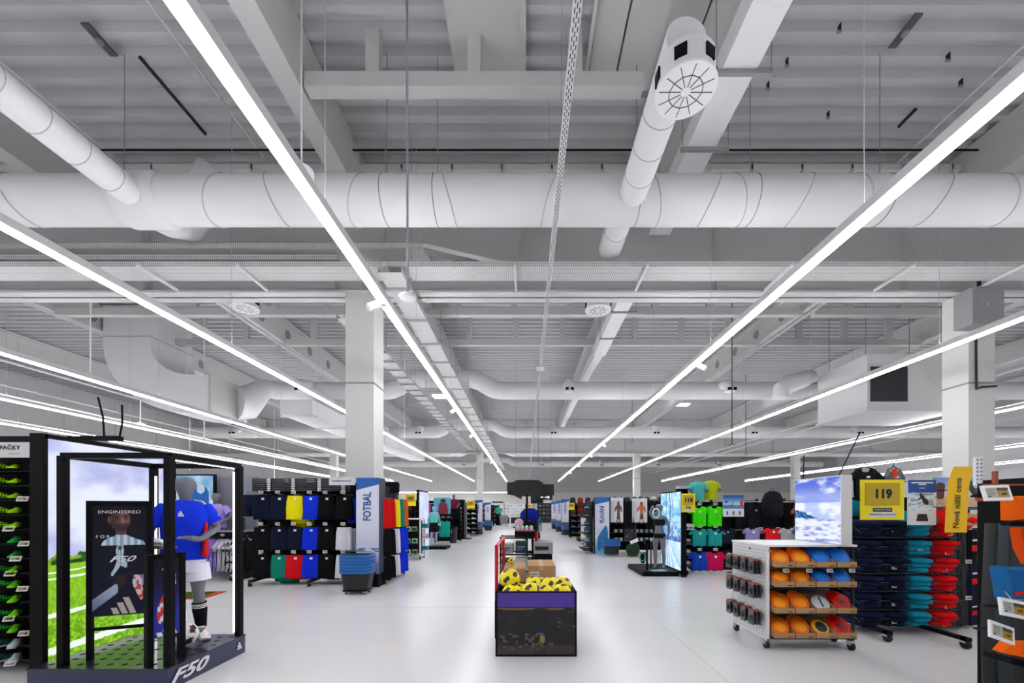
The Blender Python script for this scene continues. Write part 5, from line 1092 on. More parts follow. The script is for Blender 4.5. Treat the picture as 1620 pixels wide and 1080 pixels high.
# ================= white pegboard unit =================
PX0, PX1, PY0, PY1 = 2.49, 3.40, 4.25, 4.95
t = thing('pegboard_unit', 'white wheeled pegboard unit with shelves of bright discs', 'display unit', (PX0, PY0, 0))
PEG = perforated('pegboard', 'dcdcde', 27, .17, holecol='77777c', stretch=(0, 1, 1)); W3 = PX1-PX0; D3 = PY1-PY0
MB().box(0, .006, .015, D3-.015, .1, 1.06).build('peg_panel', PEG, t)
MB().box(0, .03, 0, .02, .09, 1.06).box(0, .03, D3-.02, D3, .09, 1.06).box(0.006, .03, 0, D3, .09, .11).build('side_frame', WHT, t)
MB().box(-.01, W3+.02, -.01, D3, 1.06, 1.08).build('top_board', WHT, t)
MB().box(.03, W3, D3*.5, D3*.52, .1, 1.06).build('centre_panel', plain('55565c', .7), t); MB().box(W3-.02, W3, 0, .02, .09, 1.06).build('post', CHAR, t)
RZ = (.855, .655, .385, .13)
for z in RZ: MB().box(.03, W3, -.02, D3*.5, z-.012, z-.004).mi(1).box(.03, W3+.0, -.028, -.02, z-.02, z+.005).build('shelf', [WIRE, CHAR], t)
for x, yv in ((.02, .04), (.02, D3-.05), (W3-.05, -.02), (W3-.03, .25), (W3-.02, D3-.05)): caster(t, x, yv, .04)
for x in (.18, .42, .63, .86): price_tag(t, x, -.035, RZ[1]+.165, .06, tilt=-.25)
MB().box(.02, .05, -.002, .0, 1.0, 1.03).box(-.004, 0, .3, .33, 1.0, 1.03).build('barcode_sticker', plain('8a7a5a'), t)
ODISC = plain('ff7002', .45, spec=.25); OD2 = plain('ffa00e', .4, spec=.25); BDISC = plain('0b62d0', .4, spec=.3); RDISC = plain('ee1408', .45, spec=.25)
def disc_box(row, c, kind, n=3):
    z = RZ[row]; x = PX0+.155+.212*c; yv = PY0+.06; w_ = .2
    rn = ['top', 'second', 'third', 'bottom'][row]; cn = ['far left', 'middle left', 'middle right', 'far right'][c]
    t = thing('shelf_box', 'brown card tray, %s shelf of the pegboard unit, %s' % (rn, cn), 'box', (x, yv, z), 0, 'card trays on the pegboard unit')
    P = [(-.11, 0), (.16, 0), (.16, .13), (.06, .12), (-.11, .05)]
    m = MB(); R = Matrix.Rotation(math.pi/2, 4, 'Z')
    for sx in (-w_/2, w_/2-.005): m.prism(P, -sx-.005, -sx, R)
    m.box(-w_/2, w_/2, -.115, -.11, 0, .055).box(-w_/2, w_/2, -.11, .16, 0, .005).box(-w_/2, w_/2, .155, .16, 0, .15); m.build('card_walls', CARD, t)
    MB().box(w_*.15, w_*.4, -.117, -.115, .012, .02).build('printed_line', CHAR, t)
    nm_ = {'o': 'orange', 'b': 'blue', 'r': 'red', 'w': 'white', 'y': 'yellow and black'}[kind]
    for k in range(n):
        r = .088; off = k*.02; px = 0; dd = thing('throwing_disc', '%s disc, %s, in the %s tray of the %s shelf' % (nm_, ['frontmost', 'second', 'third', 'fourth'][k], cn, rn), 'disc', (x+(.018 if k % 2 else -.006), yv-.04+off*1.9, z+.096+off*.9), 0, 'discs on the pegboard unit')
        dd.rotation_euler = (math.radians(48), 0, .06*((row+c+k) % 3-1))
        body = {'o': ODISC, 'b': BDISC, 'r': RDISC, 'w': plain('c9ccd0', .3), 'y': plain('f2a816', .4)}[kind]
        MB().tube([(0, 0, -.014), (0, 0, -.004), (0, 0, .003)], [r, r, r*.86], 28).build('rim', body, dd, smooth='a')
        if k == 0 or n > 1 and kind == 'r':
            if kind == 'o': MB().ball((0, 0, .0), r*.72, 18, (1, 1, .16)).build('dome', OD2, dd, smooth=True)
            elif kind == 'b': MB().ball((0, 0, .0), r*.8, 18, (1, 1, .18)).build('dome', plain('1877dc', .4, spec=.3), dd, smooth=True)
            elif kind == 'r':
                m = MB().disc((0, -.0, .003), .022, (0, 0, 1), .004, 14)
                for q in range(14): m.box(.025, .06, -.004, .004, .003, .005, Matrix.Rotation(q*math.pi/7, 4, 'Z'))
                m.build('dark_star_print', plain('4a1014', .4), dd)
            elif kind == 'w': MB().box(-.006, .006, -.055, .06, .003, .008).build('black_bar', CHAR, dd)
            elif kind == 'y': MB().disc((0, 0, .003), r*.66, (0, 0, 1), .004, 24).build('black_centre', plain('22262c', .5), dd)
for row, kinds in enumerate(('oobb', 'oobb', 'oowr', 'ooyr')):
    for c, kd in enumerate(kinds): disc_box(row, c, kd, 1 if kd in 'wy' else 3)
# gloves on the end panel
for r, z in enumerate((.93, .68, .4)):
    for c in range(4):
        yv = PY0+.08+c*.16; t = thing('blister_pack', 'hanging pack of dark goggles, %s row, %s from the near edge of the pegboard' % (['top', 'middle', 'bottom'][r], ['first', 'second', 'third', 'fourth'][c]), 'hanging pack', (PX0, yv, z), 0, 'hanging packs on the white pegboard')
        MB().tube([(0, 0, .0), (-.14, 0, .0)], .004, 5).build('peg_hook', STEEL, t)
        for k in range(3): MB().box(-.05-.035*k, -.042-.035*k, -.05, .05, -.025, -.008).build('orange_header', plain('8a4a30', .5), t); MB().box(-.052-.035*k, -.04-.035*k, -.048, .048, -.16, -.025).build('clear_pouch', plain('3d3d44', .15), t); MB().ball((-.055-.035*k, 0, -.09), .035, 10, (.4, 1, 1.1)).build('goggles', plain('121214', .25), t, smooth=True)
def wave(u, v):
    if v > .36:
        c = mix((.93, .95, 1), (.32, .42, .88), ss(.45, 1, v)); cl = fbm(u*2.5+1, v*7, 13)
        if v > .72: c = mix(c, (.95, .96, 1), ss(.5, .72, cl)*.95)
        elif v > .62: c = mix((.5, .58, .92), (.75, .8, .98), cl)
        else: c = mix((.72, .8, .97), (.96, .97, 1), ss(.35, .6, fbm(u*3, v*6, 2)))
        if v < .5 and u < .62 and v < .5-.16*(u/.62)+.03*noise(u*20, 1, 3) : return mix((.05, .3, .62), (.55, .78, .95), ss(.5, .75, noise(u*26, v*40, 5)))
        return c
    return mix((.93, .95, 1), (.5, .56, .86), ss(.45, .8, fbm(u*7, v*26, 17)))
t = thing('wave_screen', 'glowing screen picturing a breaking sea wave, standing on the white pegboard unit', 'advertising screen', (3.26, 4.56, 1.08))
MB().box(-.035, .075, -.36, .36, 0, .72).build('housing', plain('dcdad8', .45), t); MB().box(-.039, -.03, -.36, .36, 0, .012).build('bezel', plain('c9c9cb', .4), t)
picture('picture', wave, .71, .695, 110, 120, t, (-.04, 0, .012), yaw=-math.pi/2, emit=SCREEN*.95)
# ================= basket stand on the right =================
BX, BY = 4.45, 4.95
t = thing('basket_stand', 'black wheeled stand with six tiers of blue wire baskets full of clothes', 'clothing stand', (BX, BY, 0))
MB().box(-.62, 1.2, .32, .35, .05, 1.6).build('back_panel', BLK, t)
for x in (-.6, .55, 1.18): MB().box(x-.02, x+.02, .28, .33, .05, 1.75).build('upright', BLK, t)
for x in (-.5, .12): MB().box(x-.025, x+.025, -.72 if x > 0 else -.5, .6, .08, .12).build('foot_bar', BLK, t); caster(t, x, -.68 if x > 0 else -.46, .05); caster(t, x, .55, .05)
BZ = (1.1, .885, .685, .475, .265, .06)
def wire_basket(x0, x1, z):
    m = MB(); h = .11
    for (yy, zz) in ((-.22, z+h), (-.19, z), (.28, z), (.28, z+h)): m.tube([(x0, yy, zz), (x1, yy, zz)], .005, 4)
    m.tube([(x0, -.22, z+h*.6), (x0, .0, z+h*1.7), (x0, .28, z+h*1.7)], .005, 4).tube([(x1, -.22, z+h*.6), (x1, .0, z+h*1.7), (x1, .28, z+h*1.7)], .005, 4)
    n = int((x1-x0)/.035)
    for k in range(n+1):
        x = x0+(x1-x0)*k/n; m.tube([(x, -.22, z+h), (x, -.19, z), (x, .28, z)], .0022, 3)
    for k in range(1, 5): m.tube([(x0, -.19+k*.1, z), (x1, -.19+k*.1, z)], .0025, 3)
    return m
for z in BZ: wire_basket(-.6, .56, z+.02).build('wire_basket', WIRE, t)
for i, z in enumerate(BZ): price_tag(t, -.22+(.3 if i == 1 else 0), -.235, z+.09, .05); price_tag(t, .42-.03*(i % 3), -.235, z+.06, .05)
CLN = [('navy', '141f3c'), ('navy', '121a30'), ('teal', '0f86a0'), ('red', 'd40f14')]
rb = random.Random(5)
for i, z in enumerate(BZ):
    for c, (n_, col) in enumerate(CLN):
        if i == 0 and c == 3: nk = 3
        else: nk = 3
        for k in range(nk):
            x = BX-.46+.285*c+rb.uniform(-.015, .015); zz = z+.03+k*.052; hh = .07 if i else .09
            m = MB().loft([(0, 0, 0, .125, .17), (0, -.02, hh*.35, .14, .2), (0, -.02, hh*.8, .13, .19), (0, 0, hh, .08, .12)], 26, fold=.11, k=5+(k+c+i) % 4, ph=rb.random()*6, e=.75)
            o = m.build('folded_garment', cloth(col), None, (x, BY-.02-.02*k, zz), rb.uniform(-.15, .15), smooth=True)
            tag(o, '%s folded garment in the %s wire basket, %s heap, %s of it' % (n_, ORD[i] if i < 5 else 'lowest', ['first', 'second', 'third', 'fourth'][c], ['underside', 'middle', 'top'][k]), 'clothing', 'folded clothes in the wire baskets')
tag(MB().loft([(0, 0, 0, .16, .12), (.02, -.05, .12, .19, .17), (0, -.03, .22, .13, .12), (-.03, 0, .27, .06, .05)], 26, fold=.14, k=5, e=.9).build('red_garment', cloth('e01812'), None, (BX+.47, BY-.16, 1.2), smooth=True), 'loose bright red garment spilling over the top wire basket', 'clothing')
tag(MB().loft([(0, 0, 0, .2, .12), (.02, -.03, .08, .22, .16), (0, -.02, .15, .17, .12), (-.03, 0, .19, .08, .05)], 26, fold=.14, k=6, e=.9).build('teal_garment', cloth('0f8ca6'), None, (BX+.06, BY-.12, 1.24), smooth=True), 'loose teal garment spilling over the top wire basket', 'clothing')
price_board('largest yellow 119 price board, above the wire baskets', U(1396, 4.4), 4.4, V(822, 4.4), .465, .43, '119')
def surfer(u, v):
    if v > .72: return (.06, .3, .6)
    if v > .33:
        if limb(u, v, (.45, .66), (.58, .55), .05, .06) or limb(u, v, (.58, .54), (.68, .5), .07, .06) or limb(u, v, (.5, .62), (.35, .56), .02, .02): return (.14, .1, .09)
        return mix((.9, .92, .94), (.55, .63, .7), ss(.4, .7, fbm(u*5, v*22, 3)))
    if .08 < v < .24 and abs(u-.5) < .17+.05*(.24-v)/.16: return (.12, .11, .13)
    return (.86, .86, .87)
sp = sign_panel('board shorts poster with a surfer under a blue header, right of the big 119 board', surfer, 1437, 1481, 759, 830, 4.5, nx=50, ny=80)
MB().box(-.12, .12, -.002, 0, .455, .468).box(-.04, .04, -.002, 0, .437, .449).box(-.03, .03, -.002, 0, .4, .406).build('white_header_text', WHT, sp)
def beach(u, v):
    if v < .1: return (.25, .26, .3)
    for (a, b_, r, c) in (((.12, .75), (.12, .4), .1, (.35, .18, .13)), ((.36, .82), (.38, .55), .06, (.78, .78, .8)), ((.38, .5), (.38, .25), .06, (.15, .3, .38)), ((.75, .78), (.85, .5), .07, (.18, .22, .14)), ((.9, .6), (.92, .4), .08, (.4, .3, .26))):
        if limb(u, v, a, b_, r, r*.8): return c
    if ell(u, v, .36, .87, .05, .05) or ell(u, v, .76, .85, .06, .06): return (.15, .12, .1)
    return mix((.72, .6, .47), (.86, .76, .62), noise(u*20, v*30, 3)) if v < .42 else mix((.8, .85, .95), (.45, .6, .85), ss(.4, 1, v))
sign_panel('photo poster of beach goers behind the yellow strip banner', beach, 1479, 1552, 755, 806, 4.75, nx=70, ny=50)
t = thing('yellow_strip_banner', 'tall curved yellow strip banner reading Nová nižší cena', 'banner', (U(1512, 4.35), 4.35, V(842, 4.35)))
zs = [0, .1, .2, .3, .4, .5, .55, .6, .65, .7, .73]; m = MB()
for i, z in enumerate(zs):
    bend = max(0, z-.4)**2*1.2; zz = z-bend*.25; xx = bend*.35+z*.05
    for (sx, sy) in ((-.115, 0), (.115, 0), (.115, .004), (-.115, .004)): m.v.append((xx+sx, sy-bend*.1, zz))
    if i:
        b0 = (i-1)*4
        for j in range(4): m.q(b0+j, b0+(j+1) % 4, b0+4+(j+1) % 4, b0+4+j)
m.q(3, 2, 1, 0); m.q(*[4*(len(zs)-1)+j for j in range(4)]); m.build('strip', plain('edbb10', .5), t)
text('Nová nižší cena', .085, plain('3a3420'), t, (.015, -.006, .31), roll=math.pi/2-.06, bold=.001); MB().tube([(0, .01, .45), (.0, .35, .46)], .006, 5).build('clip', BLK, t)
t = thing('shelf_sign', 'small tan sign reading Nová under the beach poster', 'sign', (U(1540, 4.6), 4.6, V(831, 4.6))); MB().box(-.095, .095, 0, .008, 0, .13).build('card', plain('a8966a', .5), t); text('Nová', .05, CHAR, t, (.0, -.003, .065))
for (px0, px1, n_, c) in ((1345, 1398, 'black long-sleeved', '17181b'), (1401, 1432, 'grey and orange', '6c6f74')):
    x = U((px0+px1)/2, 4.9); t = tee('%s top hung above the big yellow 119 board' % n_, cloth(c), (x, 4.92, V(739, 4.9)), .0, w=.26 if px0 < 1400 else .16, h=.4, sleeve=.12 if px0 < 1400 else .06, group=None)
    if px0 > 1400: MB().box(-.05, .0, -.045, -.03, -.12, -.02).build('orange_panel', cloth('d8441c'), t)
tag(MB().loft([(0, 0, 0, .11, .08), (0, 0, .1, .13, .1), (0, 0, .2, .1, .07)], 20, fold=.15, e=.7).build('teal_garment', cloth('0c8296'), None, (U(1356, 5.1), 5.15, V(816, 5.1)), smooth=True), 'teal garment hanging between the wave screen and the 119 board', 'clothing')
# dark jackets right of the baskets
DC = patterned('charcoal_crinkle', ['101114', '16171b', '26282e'], 9); OLV = patterned('olive_camo', ['23241c', '3e3c2c', '544c38', '171812'], 12)
for r, (zt, h) in enumerate(((1.2, .42), (.8, .42), (.37, .33))):
    MB().tube([(.58, .2, zt), (1.18, .2, zt)], .01, 6).build('hanging_rail', STEEL, bpy.data.objects['basket_stand']); price_tag(bpy.data.objects['basket_stand'], .78, -.1, zt+.03, .07); price_tag(bpy.data.objects['basket_stand'], 1.06, -.1, zt+.03, .07)
    for c, (x, m_, n_) in enumerate(((.68, DC, 'crinkled charcoal'), (.84, DC, 'dark grey'), (1.0, cloth('151c30') if r else cloth('0f1013'), 'navy' if r else 'black'), (1.14, OLV if r < 2 else cloth('17233f'), 'olive patterned' if r < 2 else 'dark blue'))):
        tr = shorts('%s trousers hung in the %s row right of the wire baskets' % (n_, ['top', 'middle', 'bottom'][r]), m_, (BX+x, BY+.0+.04*c, zt), .35, w=.24, h=h, group='dark trousers right of the wire baskets', ph=c+r, mark=False, name='trousers', cat='trousers', flare=1.0)
        if c == 2: MB().box(-.1, .1, -.05, -.045, -h*.62, -h*.45).build('red_patch', cloth('c41a20'), tr); MB().box(-.08, .08, -.05, -.045, -h*.33, -h*.28).build('white_line', WHT, tr)
# ================= nearest stand at the right edge =================
t = thing('bag_stand', 'nearest tall black stand with hanging bags at the right edge', 'clothing stand', (2.72, 2.4, 0))
MB().box(.62, .66, -.4, .6, 0, 1.66).box(.62, 1.4, .6, .64, 0, 1.66).build('side_panel', BLK, t)
for k, x in enumerate((.08, .13, .19, .26, .33, .4)): MB().loft([(.56+.02*(k % 2), .5-k*.085, 0.1, .025, .05), (.56, .5-k*.085, .7, .03, .055), (.57, .5-k*.085, 1.35, .02, .04)], 12, fold=.1).build('hanging_strap_cloth', plain(['14171c', '1d2a33', '15181d', '24323c', '14161a', '1c2026'][k], .7), t, smooth=True)
PW = perforated('punched_white', 'e2e4ea', 40, .3, holecol='8a8c94', stretch=(1, 0, 1))
MB().box(.13, .17, .2, .22, 1.6, 1.78).build('punched_upright', PW, t); MB().box(.25, .27, .2, .22, 1.5, 1.69).box(.14, .5, .2, .215, 1.5, 1.52).box(.14, .5, .2, .215, 1.6, 1.61).build('rust_bracket', plain('9c4a30', .5), t)
m = MB()
m.tube([(.17, .1, .98), (.12, 0, .92), (.17, .05, .85)], .004, 5).tube([(.17, .1, .98), (.6, .1, .98)], .004, 5).tube([(.12, 0, .92), (.6, 0, .91)], .004, 5)
m.build('wire_bracket', STEEL, t)
def big_tag(label, px, py, w_, yaw, roll, Y=2.25):
    t = thing('shelf_label', label, 'price label', (U(px, Y), Y, V(py, Y))); h = w_*.58
    t.rotation_euler = (Matrix.Rotation(yaw, 4, 'Z') @ Matrix.Rotation(roll, 4, 'Y') @ Matrix.Rotation(-.25, 4, 'X')).to_euler()
    MB().box(-w_/2, w_/2, 0, .012, -h/2, h/2).build('white_case', plain('eceaf0', .4), t); MB().box(-w_*.41, 0, -.001, 0, -h*.32, h*.32).build('grey_display', plain('a9aaa2', .4), t); MB().box(.0, w_*.41, -.001, 0, -h*.32, h*.12).build('gold_display', plain('a8821c', .4), t); MB().box(0, w_*.41, -.001, 0, h*.12, h*.32).build('dark_display', plain('3a342a', .4), t)
    m = MB()
    for k in range(4): m.box(-w_*.37, -w_*(.08+.05*(k % 2)), -.0015, -.001, h*(.2-.11*k), h*(.225-.11*k))
    m.box(-w_*.37, -w_*.28, -.0015, -.001, -h*.28, -h*.2).build('small_print', CHAR, t)
    text('249', h*.24, plain('4a3c10'), t, (w_*.22, -.002, -h*.1)); MB().box(-.02, .02, .012, .12, h*.1, h*.2).build('clip_arm', BLK, t)
    return t
big_tag('white electronic price label at the top of the nearest black stand', 1578, 779, .15, 0, -.03); big_tag('white electronic price label below the blue bags at the right edge', 1604, 962, .165, .1, .2); big_tag('lowest white electronic price label, tilted, at the right edge', 1586, 1000, .16, .1, .33)
def bag(label, pts, y0, m, band=None):
    t = thing('hanging_bag', label, 'bag', (0, 0, 0)); P = [(U(a, y0), V(b_, y0)) for a, b_ in pts]; cx0 = sum(p[0] for p in P)/len(P); cz0 = sum(p[1] for p in P)/len(P); t.location = (cx0, y0, cz0)
    P = [(a-cx0, b_-cz0) for a, b_ in P]; mb = MB(); n = len(P)
    for (s_, yy) in ((.86, -.05), (1, -.03), (1, .03), (.86, .05)):
        for a, b_ in P: mb.v.append((a*s_, yy, b_*s_))
    for i in range(3):
        for j in range(n): mb.q(i*n+j, i*n+(j+1) % n, (i+1)*n+(j+1) % n, (i+1)*n+j)
    mb.q(*range(n)[::-1]); mb.q(*[3*n+j for j in range(n)]); mb.build('body', m, t, smooth='a')
    if band: MB().box(band[0]-cx0, band[1]-cx0, -.055, -.048, band[2]-cz0, band[3]-cz0).mi(1).box(band[0]-cx0+.03, band[1]-cx0-.04, -.057, -.055, band[2]-cz0+.008, band[3]-cz0-.008).build('red_band', [cloth('d8322c'), plain('a01c1c')], t)
    MB().tube([(0, .0, .0), (.3, .04, .02)], .006, 5).build('hook', STEEL, t); return t
OR = cloth('e8600a'); YS = 2.5
bag('upper orange bag at the right edge beside the top price label', [(1591, 785), (1700, 783), (1700, 826), (1592, 823)], YS, OR)
tag(MB().box(0, .3, -.03, .03, 0, .022).build('black_strap', BLK, None, (U(1586, YS), YS-.02, V(831, YS))), 'black strap under the upper orange bag at the right edge', 'strap')
bag('folded orange-red cloth hanging below the upper orange bag', [(1606, 834), (1700, 834), (1700, 905), (1625, 893), (1612, 868)], YS+.05, cloth('dd4a10'))
bag('blue fabric cooler bag with a red band, left of the pair at the right edge', [(1577, 895), (1613, 898), (1614, 948), (1586, 950), (1583, 925)], YS-.02, cloth('1f5f96'), (U(1583, YS), U(1613, YS), V(938, YS), V(932, YS)))
bag('blue fabric cooler bag with a red band, cut by the right edge', [(1612, 897), (1700, 896), (1700, 950), (1616, 950)], YS-.02, cloth('1f5f96'), (U(1616, YS), U(1690, YS), V(935, YS), V(929, YS)))
bag('lower orange bag at the right edge under the tilted price label', [(1592, 1014), (1700, 1018), (1700, 1060), (1578, 1030)], YS-.05, OR)
tag(MB().box(0, .4, -.1, .05, -.03, 0, Matrix.Rotation(math.radians(14), 4, 'Y')).build('black_shelf', BLK, None, (U(1572, YS), YS, V(1033, YS))), 'sloping black shelf under the lower orange bag', 'shelf')
# ================= farther stands on both sides of the aisle =================
NTH = ['first', 'second', 'third', 'fourth', 'fifth', 'sixth', 'seventh', 'eighth', 'ninth', 'tenth', 'eleventh', 'twelfth']
ROWN = ['top', 'second', 'third', 'fourth', 'fifth', 'sixth']
def stand(name, label, x0, x1, Y, ztop, levels, depth=.45, m=None, shelf=True, casters=False, back=True, cat='shelving', body=BLK):
    t = thing(name, label, cat, ((x0+x1)/2, Y, 0)); a = (x1-x0)/2
    if back: MB().box(-a, a, depth, depth+.03, .08, ztop).build('back_panel', m or BLK, t)
    for x in (-a, a): MB().box(x-.02, x+.02, 0, .03, .06, ztop).box(x-.02, x+.02, depth, depth+.03, .06, ztop).box(x-.02, x+.02, 0, depth, .06, .1).box(x-.018, x+.018, 0, depth, ztop-.05, ztop).build('end_frame', body, t)
    for z in levels:
        if shelf: MB().box(-a, a, 0, depth, z-.015, z).box(-a, a, -.01, 0, z-.03, z+.01).build('shelf', body, t)
        else: MB().tube([(-a, .05, z), (a, .05, z)], .01, 5).build('rail', STEEL, t)
    if casters:
        for x in (-a, a): caster(t, x, .03, .05); caster(t, x, depth-.05, .05)
    return t
PROTO = {}
def pack(kind, c1, c2):
    k = (kind, c1, c2)
    if k in PROTO: return dup(PROTO[k])
    t = thing({'pack': 'goggle_pack', 'shoe': 'sports_shoe', 'bottle': 'bottle', 'hat': 'cap', 'garm': 'hanging_garment', 'bag': 'backpack', 'box': 'gear_box'}[kind], '', {'pack': 'hanging pack', 'shoe': 'shoe', 'bottle': 'bottle', 'hat': 'cap', 'garm': 'clothing', 'bag': 'backpack', 'box': 'box'}[kind])
    A, B = plain(c1, .5), plain(c2, .5)
    if kind == 'pack': MB().box(-.075, .075, -.015, .015, -.09, .05).build('card', A, t); MB().tube([(0, -.02, -.02), (0, -.03, -.02)], .05, 12).build('disc', B, t); MB().box(-.05, .05, -.017, -.015, .02, .04).build('title_strip', WHT, t)
    elif kind == 'shoe':
        m = MB(); m.loft([(0, -.0, 0, .13, .045), (0, 0, .025, .135, .048), (-.01, 0, .05, .12, .042), (-.04, 0, .085, .075, .036), (-.06, 0, .11, .045, .03)], 14); m.build('upper', A, t, smooth='a'); MB().loft([(0, 0, 0, .135, .05), (0, 0, .022, .14, .052)], 14).build('sole', B, t)
    elif kind == 'bottle': MB().tube([(0, 0, 0), (0, 0, .15), (0, 0, .19), (0, 0, .23)], [.035, .035, .018, .018], 10).build('body', A, t, smooth='a'); MB().tube([(0, 0, .2), (0, 0, .24)], .02, 8).build('cap', B, t)
    elif kind == 'hat': MB().ball((0, 0, .03), .09, 12, (1, 1, .8)).build('crown', A, t, smooth=True); MB().loft([(0, -.1, .0, .07, .06), (0, -.1, .01, .07, .06)], 12).build('brim', B, t)
    elif kind == 'garm': shorts_body(MB(), .26, .42, .04, 1).build('body', cloth(c1), t, smooth=True); MB().tube([(0, 0, 0), (0, 0, .05)], .008, 4).build('hanger', B, t)
    elif kind == 'bag': MB().loft([(0, 0, 0, .13, .08), (0, 0, .2, .15, .1), (0, 0, .36, .13, .08), (0, 0, .42, .07, .04)], 14, e=.7).build('body', cloth(c1), t, smooth='a'); MB().loft([(0, -.08, .04, .1, .03), (0, -.09, .18, .09, .03)], 10).build('pocket', B, t)
    else: MB().box(-.09, .09, -.06, .06, 0, .12).build('carton', A, t); MB().box(-.07, .05, -.062, -.06, .06, .09).build('printed_strip', B, t)
    PROTO[k] = t; return t
def fill(kind, cols, noun, place, xs, Y, zs, group, dz=0, dy=.03, rz=0, seed=1, rown=None):
    r_ = random.Random(seed)
    for r, z in enumerate(zs):
        for c, x in enumerate(xs):
            c1, c2, n_ = cols[(c*2+r+int(r_.random()*2)) % len(cols)] if len(cols) > 1 else cols[0]
            t = pack(kind, c1, c2); t.location = (x+r_.uniform(-.01, .01), Y+dy, z+dz); t.rotation_euler = (0, 0, rz+r_.uniform(-.12, .12))
            t['label'] = '%s %s, %s row, %s from left, %s' % (n_, noun, ROWN[r], NTH[c] if c < 12 else 'last', place); t['group'] = group
def lsp(a, b, n): return [a+(b-a)*k/(n-1) for k in range(n)] if n > 1 else [(a+b)/2]
# --- left side ---
stand('wheeled_rack', 'white wheeled rack of green discs and goggles packs beyond the football stand', -4.9, -3.04, 11.8, 1.17, (), .5, casters=True, back=False, body=WHT)
t = bpy.data.objects['wheeled_rack']; MB().box(-.95, .95, -.02, .52, 1.15, 1.18).build('top_board', WHT, t); MB().box(-.93, .93, .24, .26, .15, 1.15).build('back_grid', BLK2, t)
for z in (.98, .62, .27): MB().tube([(-.93, .02, z-.17), (.93, .02, z-.17)], .008, 4).build('rail', WIRE, t)
fill('pack', [('7fb8a8', '1d2426', 'mint green and black'), ('5f7a3a', '20241c', 'olive green'), ('8fc4bc', '26302e', 'pale teal')], 'disc pack', 'white wheeled rack', lsp(-4.7, -3.2, 9), 11.78, (.9, .56, .24), 'disc packs on the white rack')
fill('box', [('1f7f86', '0f4a50', 'teal'), ('c8a0a0', 'f0e8e8', 'pale pink'), ('2b2e33', '8a8a8a', 'charcoal')], 'small box', 'white rack side', [-2.96], 12.1, (.25, .6, .9), 'small boxes on the white rack side', dy=0)
for z in (.24, .59, .89): MB().box(.95, 1.08, .15, .45, z-.012, z).build('side_shelf', WHT, bpy.data.objects['wheeled_rack'])
stand('hat_stand', 'black shelf stand with a yellow price board behind the white wheeled rack', -7.5, -3.5, 12.9, 1.75, (1.4, 1.05, .7, .35))
fill('hat', [('1a1b20', '101013', 'black'), ('2c3038', '15171b', 'charcoal'), ('8a2226', '3a1012', 'dark red')], 'cap', 'cap stand', lsp(-5.4, -3.7, 8), 12.95, (1.4, 1.05, .7), 'caps on the black stand', dz=.02)
price_board('orange-tinted yellow price board over the black stand left of the pale blue screen', U(649, 12.7), 12.7, V(800, 12.7), .34, .36, '199', sub=False, post=V(800, 12.7))
t = thing('legging_form', 'black shorts on lower-body forms standing above the aisle side rack', 'mannequin', (U(617, 9.6), 9.6, 1.72)); MB().tube([(0, 0, -1.72), (0, 0, .1)], .025, 8).build('post', BLK, t); MB().tube([(0, 0, -1.72), (0, 0, -1.7)], .18, 16).build('base', BLK, t)
for x, s_ in ((-.19, .15), (.08, .13)):
    MB().loft([(x, 0, .1, s_, .1), (x, 0, .3, s_*1.05, .11), (x, 0, .36, s_*.9, .1)], 18).build('shorts', cloth('0c0c0f'), t, smooth='a'); MB().tube([(x-.05, 0, -.18), (x-.05, 0, .12)], [.04, .07], 12).build('leg_form', plain('3b3d42'), t); MB().tube([(x+.06, 0, -.18), (x+.06, 0, .12)], [.04, .07], 12).build('leg_form', plain('3b3d42'), t)
t = thing('pale_screen', 'tall pale blue-white glowing screen beyond the white wheeled rack', 'advertising screen', (-3.62, 14.6, 0)); MB().box(-.08, .0, -.7, .7, 0, 2.1).build('frame', BLK, t)
picture('picture', lambda u, v: mix((.78, .84, .98), (.93, .95, 1), noise(u*3, v*8, 3)) if not limb(u, v, (.4, .1), (.45, .3), .05, .08) else (.3, .4, .5), 1.34, 2.0, 20, 40, t, (.01, 0, .05), yaw=math.pi/2, emit=.95)
t = thing('display_platform', 'low black platform under the pale blue mannequin', 'display plinth', (-3.25, 15.0, 0)); MB().box(-.35, .4, -.25, .5, 0, .1).build('platform', BLK, t); MB().box(-.3, .35, -.2, .45, .1, .104).build('top_sheet', CHAR, t)
t = thing('running_mannequin', 'pale blue mannequin in a teal vest and black shorts on the low platform', 'mannequin', (-3.38, 15.1, .1), .5); J, E = stance(DOWN, None, .92); figure('body', plain('8fb6d6', .4), t, J, E, 0)
MB().loft([(0, 0, .86, .15, .12), (0, 0, 1.1, .15, .12), (0, 0, 1.18, .11, .1)], 16).build('vest', cloth('5fc8b8'), t, smooth='a'); leg_wear(t, cloth('15181e'), ((-.1, -.01, .46), (.1, -.01, .46)), .09, S=.92, z0=.55)
tag(tee_body(MB(), .4, .62, .05).build('teal_jacket', cloth('18a088'), None, (-3.05, 15.4, 1.02), .3, smooth=True), 'teal jacket hanging behind the pale blue mannequin', 'jacket')
stand('gear_stand', 'dark stand below the poster of a man in a maroon shirt', U(688, 17), U(713, 17), 17, 1.3, (1.05, .75, .45), .5, m=BLK2)
fill('box', [('c8b49a', '6a4a2a', 'tan'), ('e2e2e2', '55565a', 'white'), ('2a2d33', 'a0a4aa', 'dark grey')], 'gear box', 'maroon poster stand', lsp(U(691, 17), U(710, 17), 3), 17.05, (1.05, .75, .45), 'boxes under the maroon poster')
def maroon(u, v):
    if ell(u, v, .55, .82, .16, .1): return (.08, .06, .08)
    if ell(u, v, .55, .7, .1, .16): return (.35, .22, .18)
    if limb(u, v, (.55, .5), (.55, .1), .26, .3): return (.48, .1, .2)
    if limb(u, v, (.8, .3), (.6, .15), .07, .06): return (.45, .3, .25)
    return (.36, .62, .74)
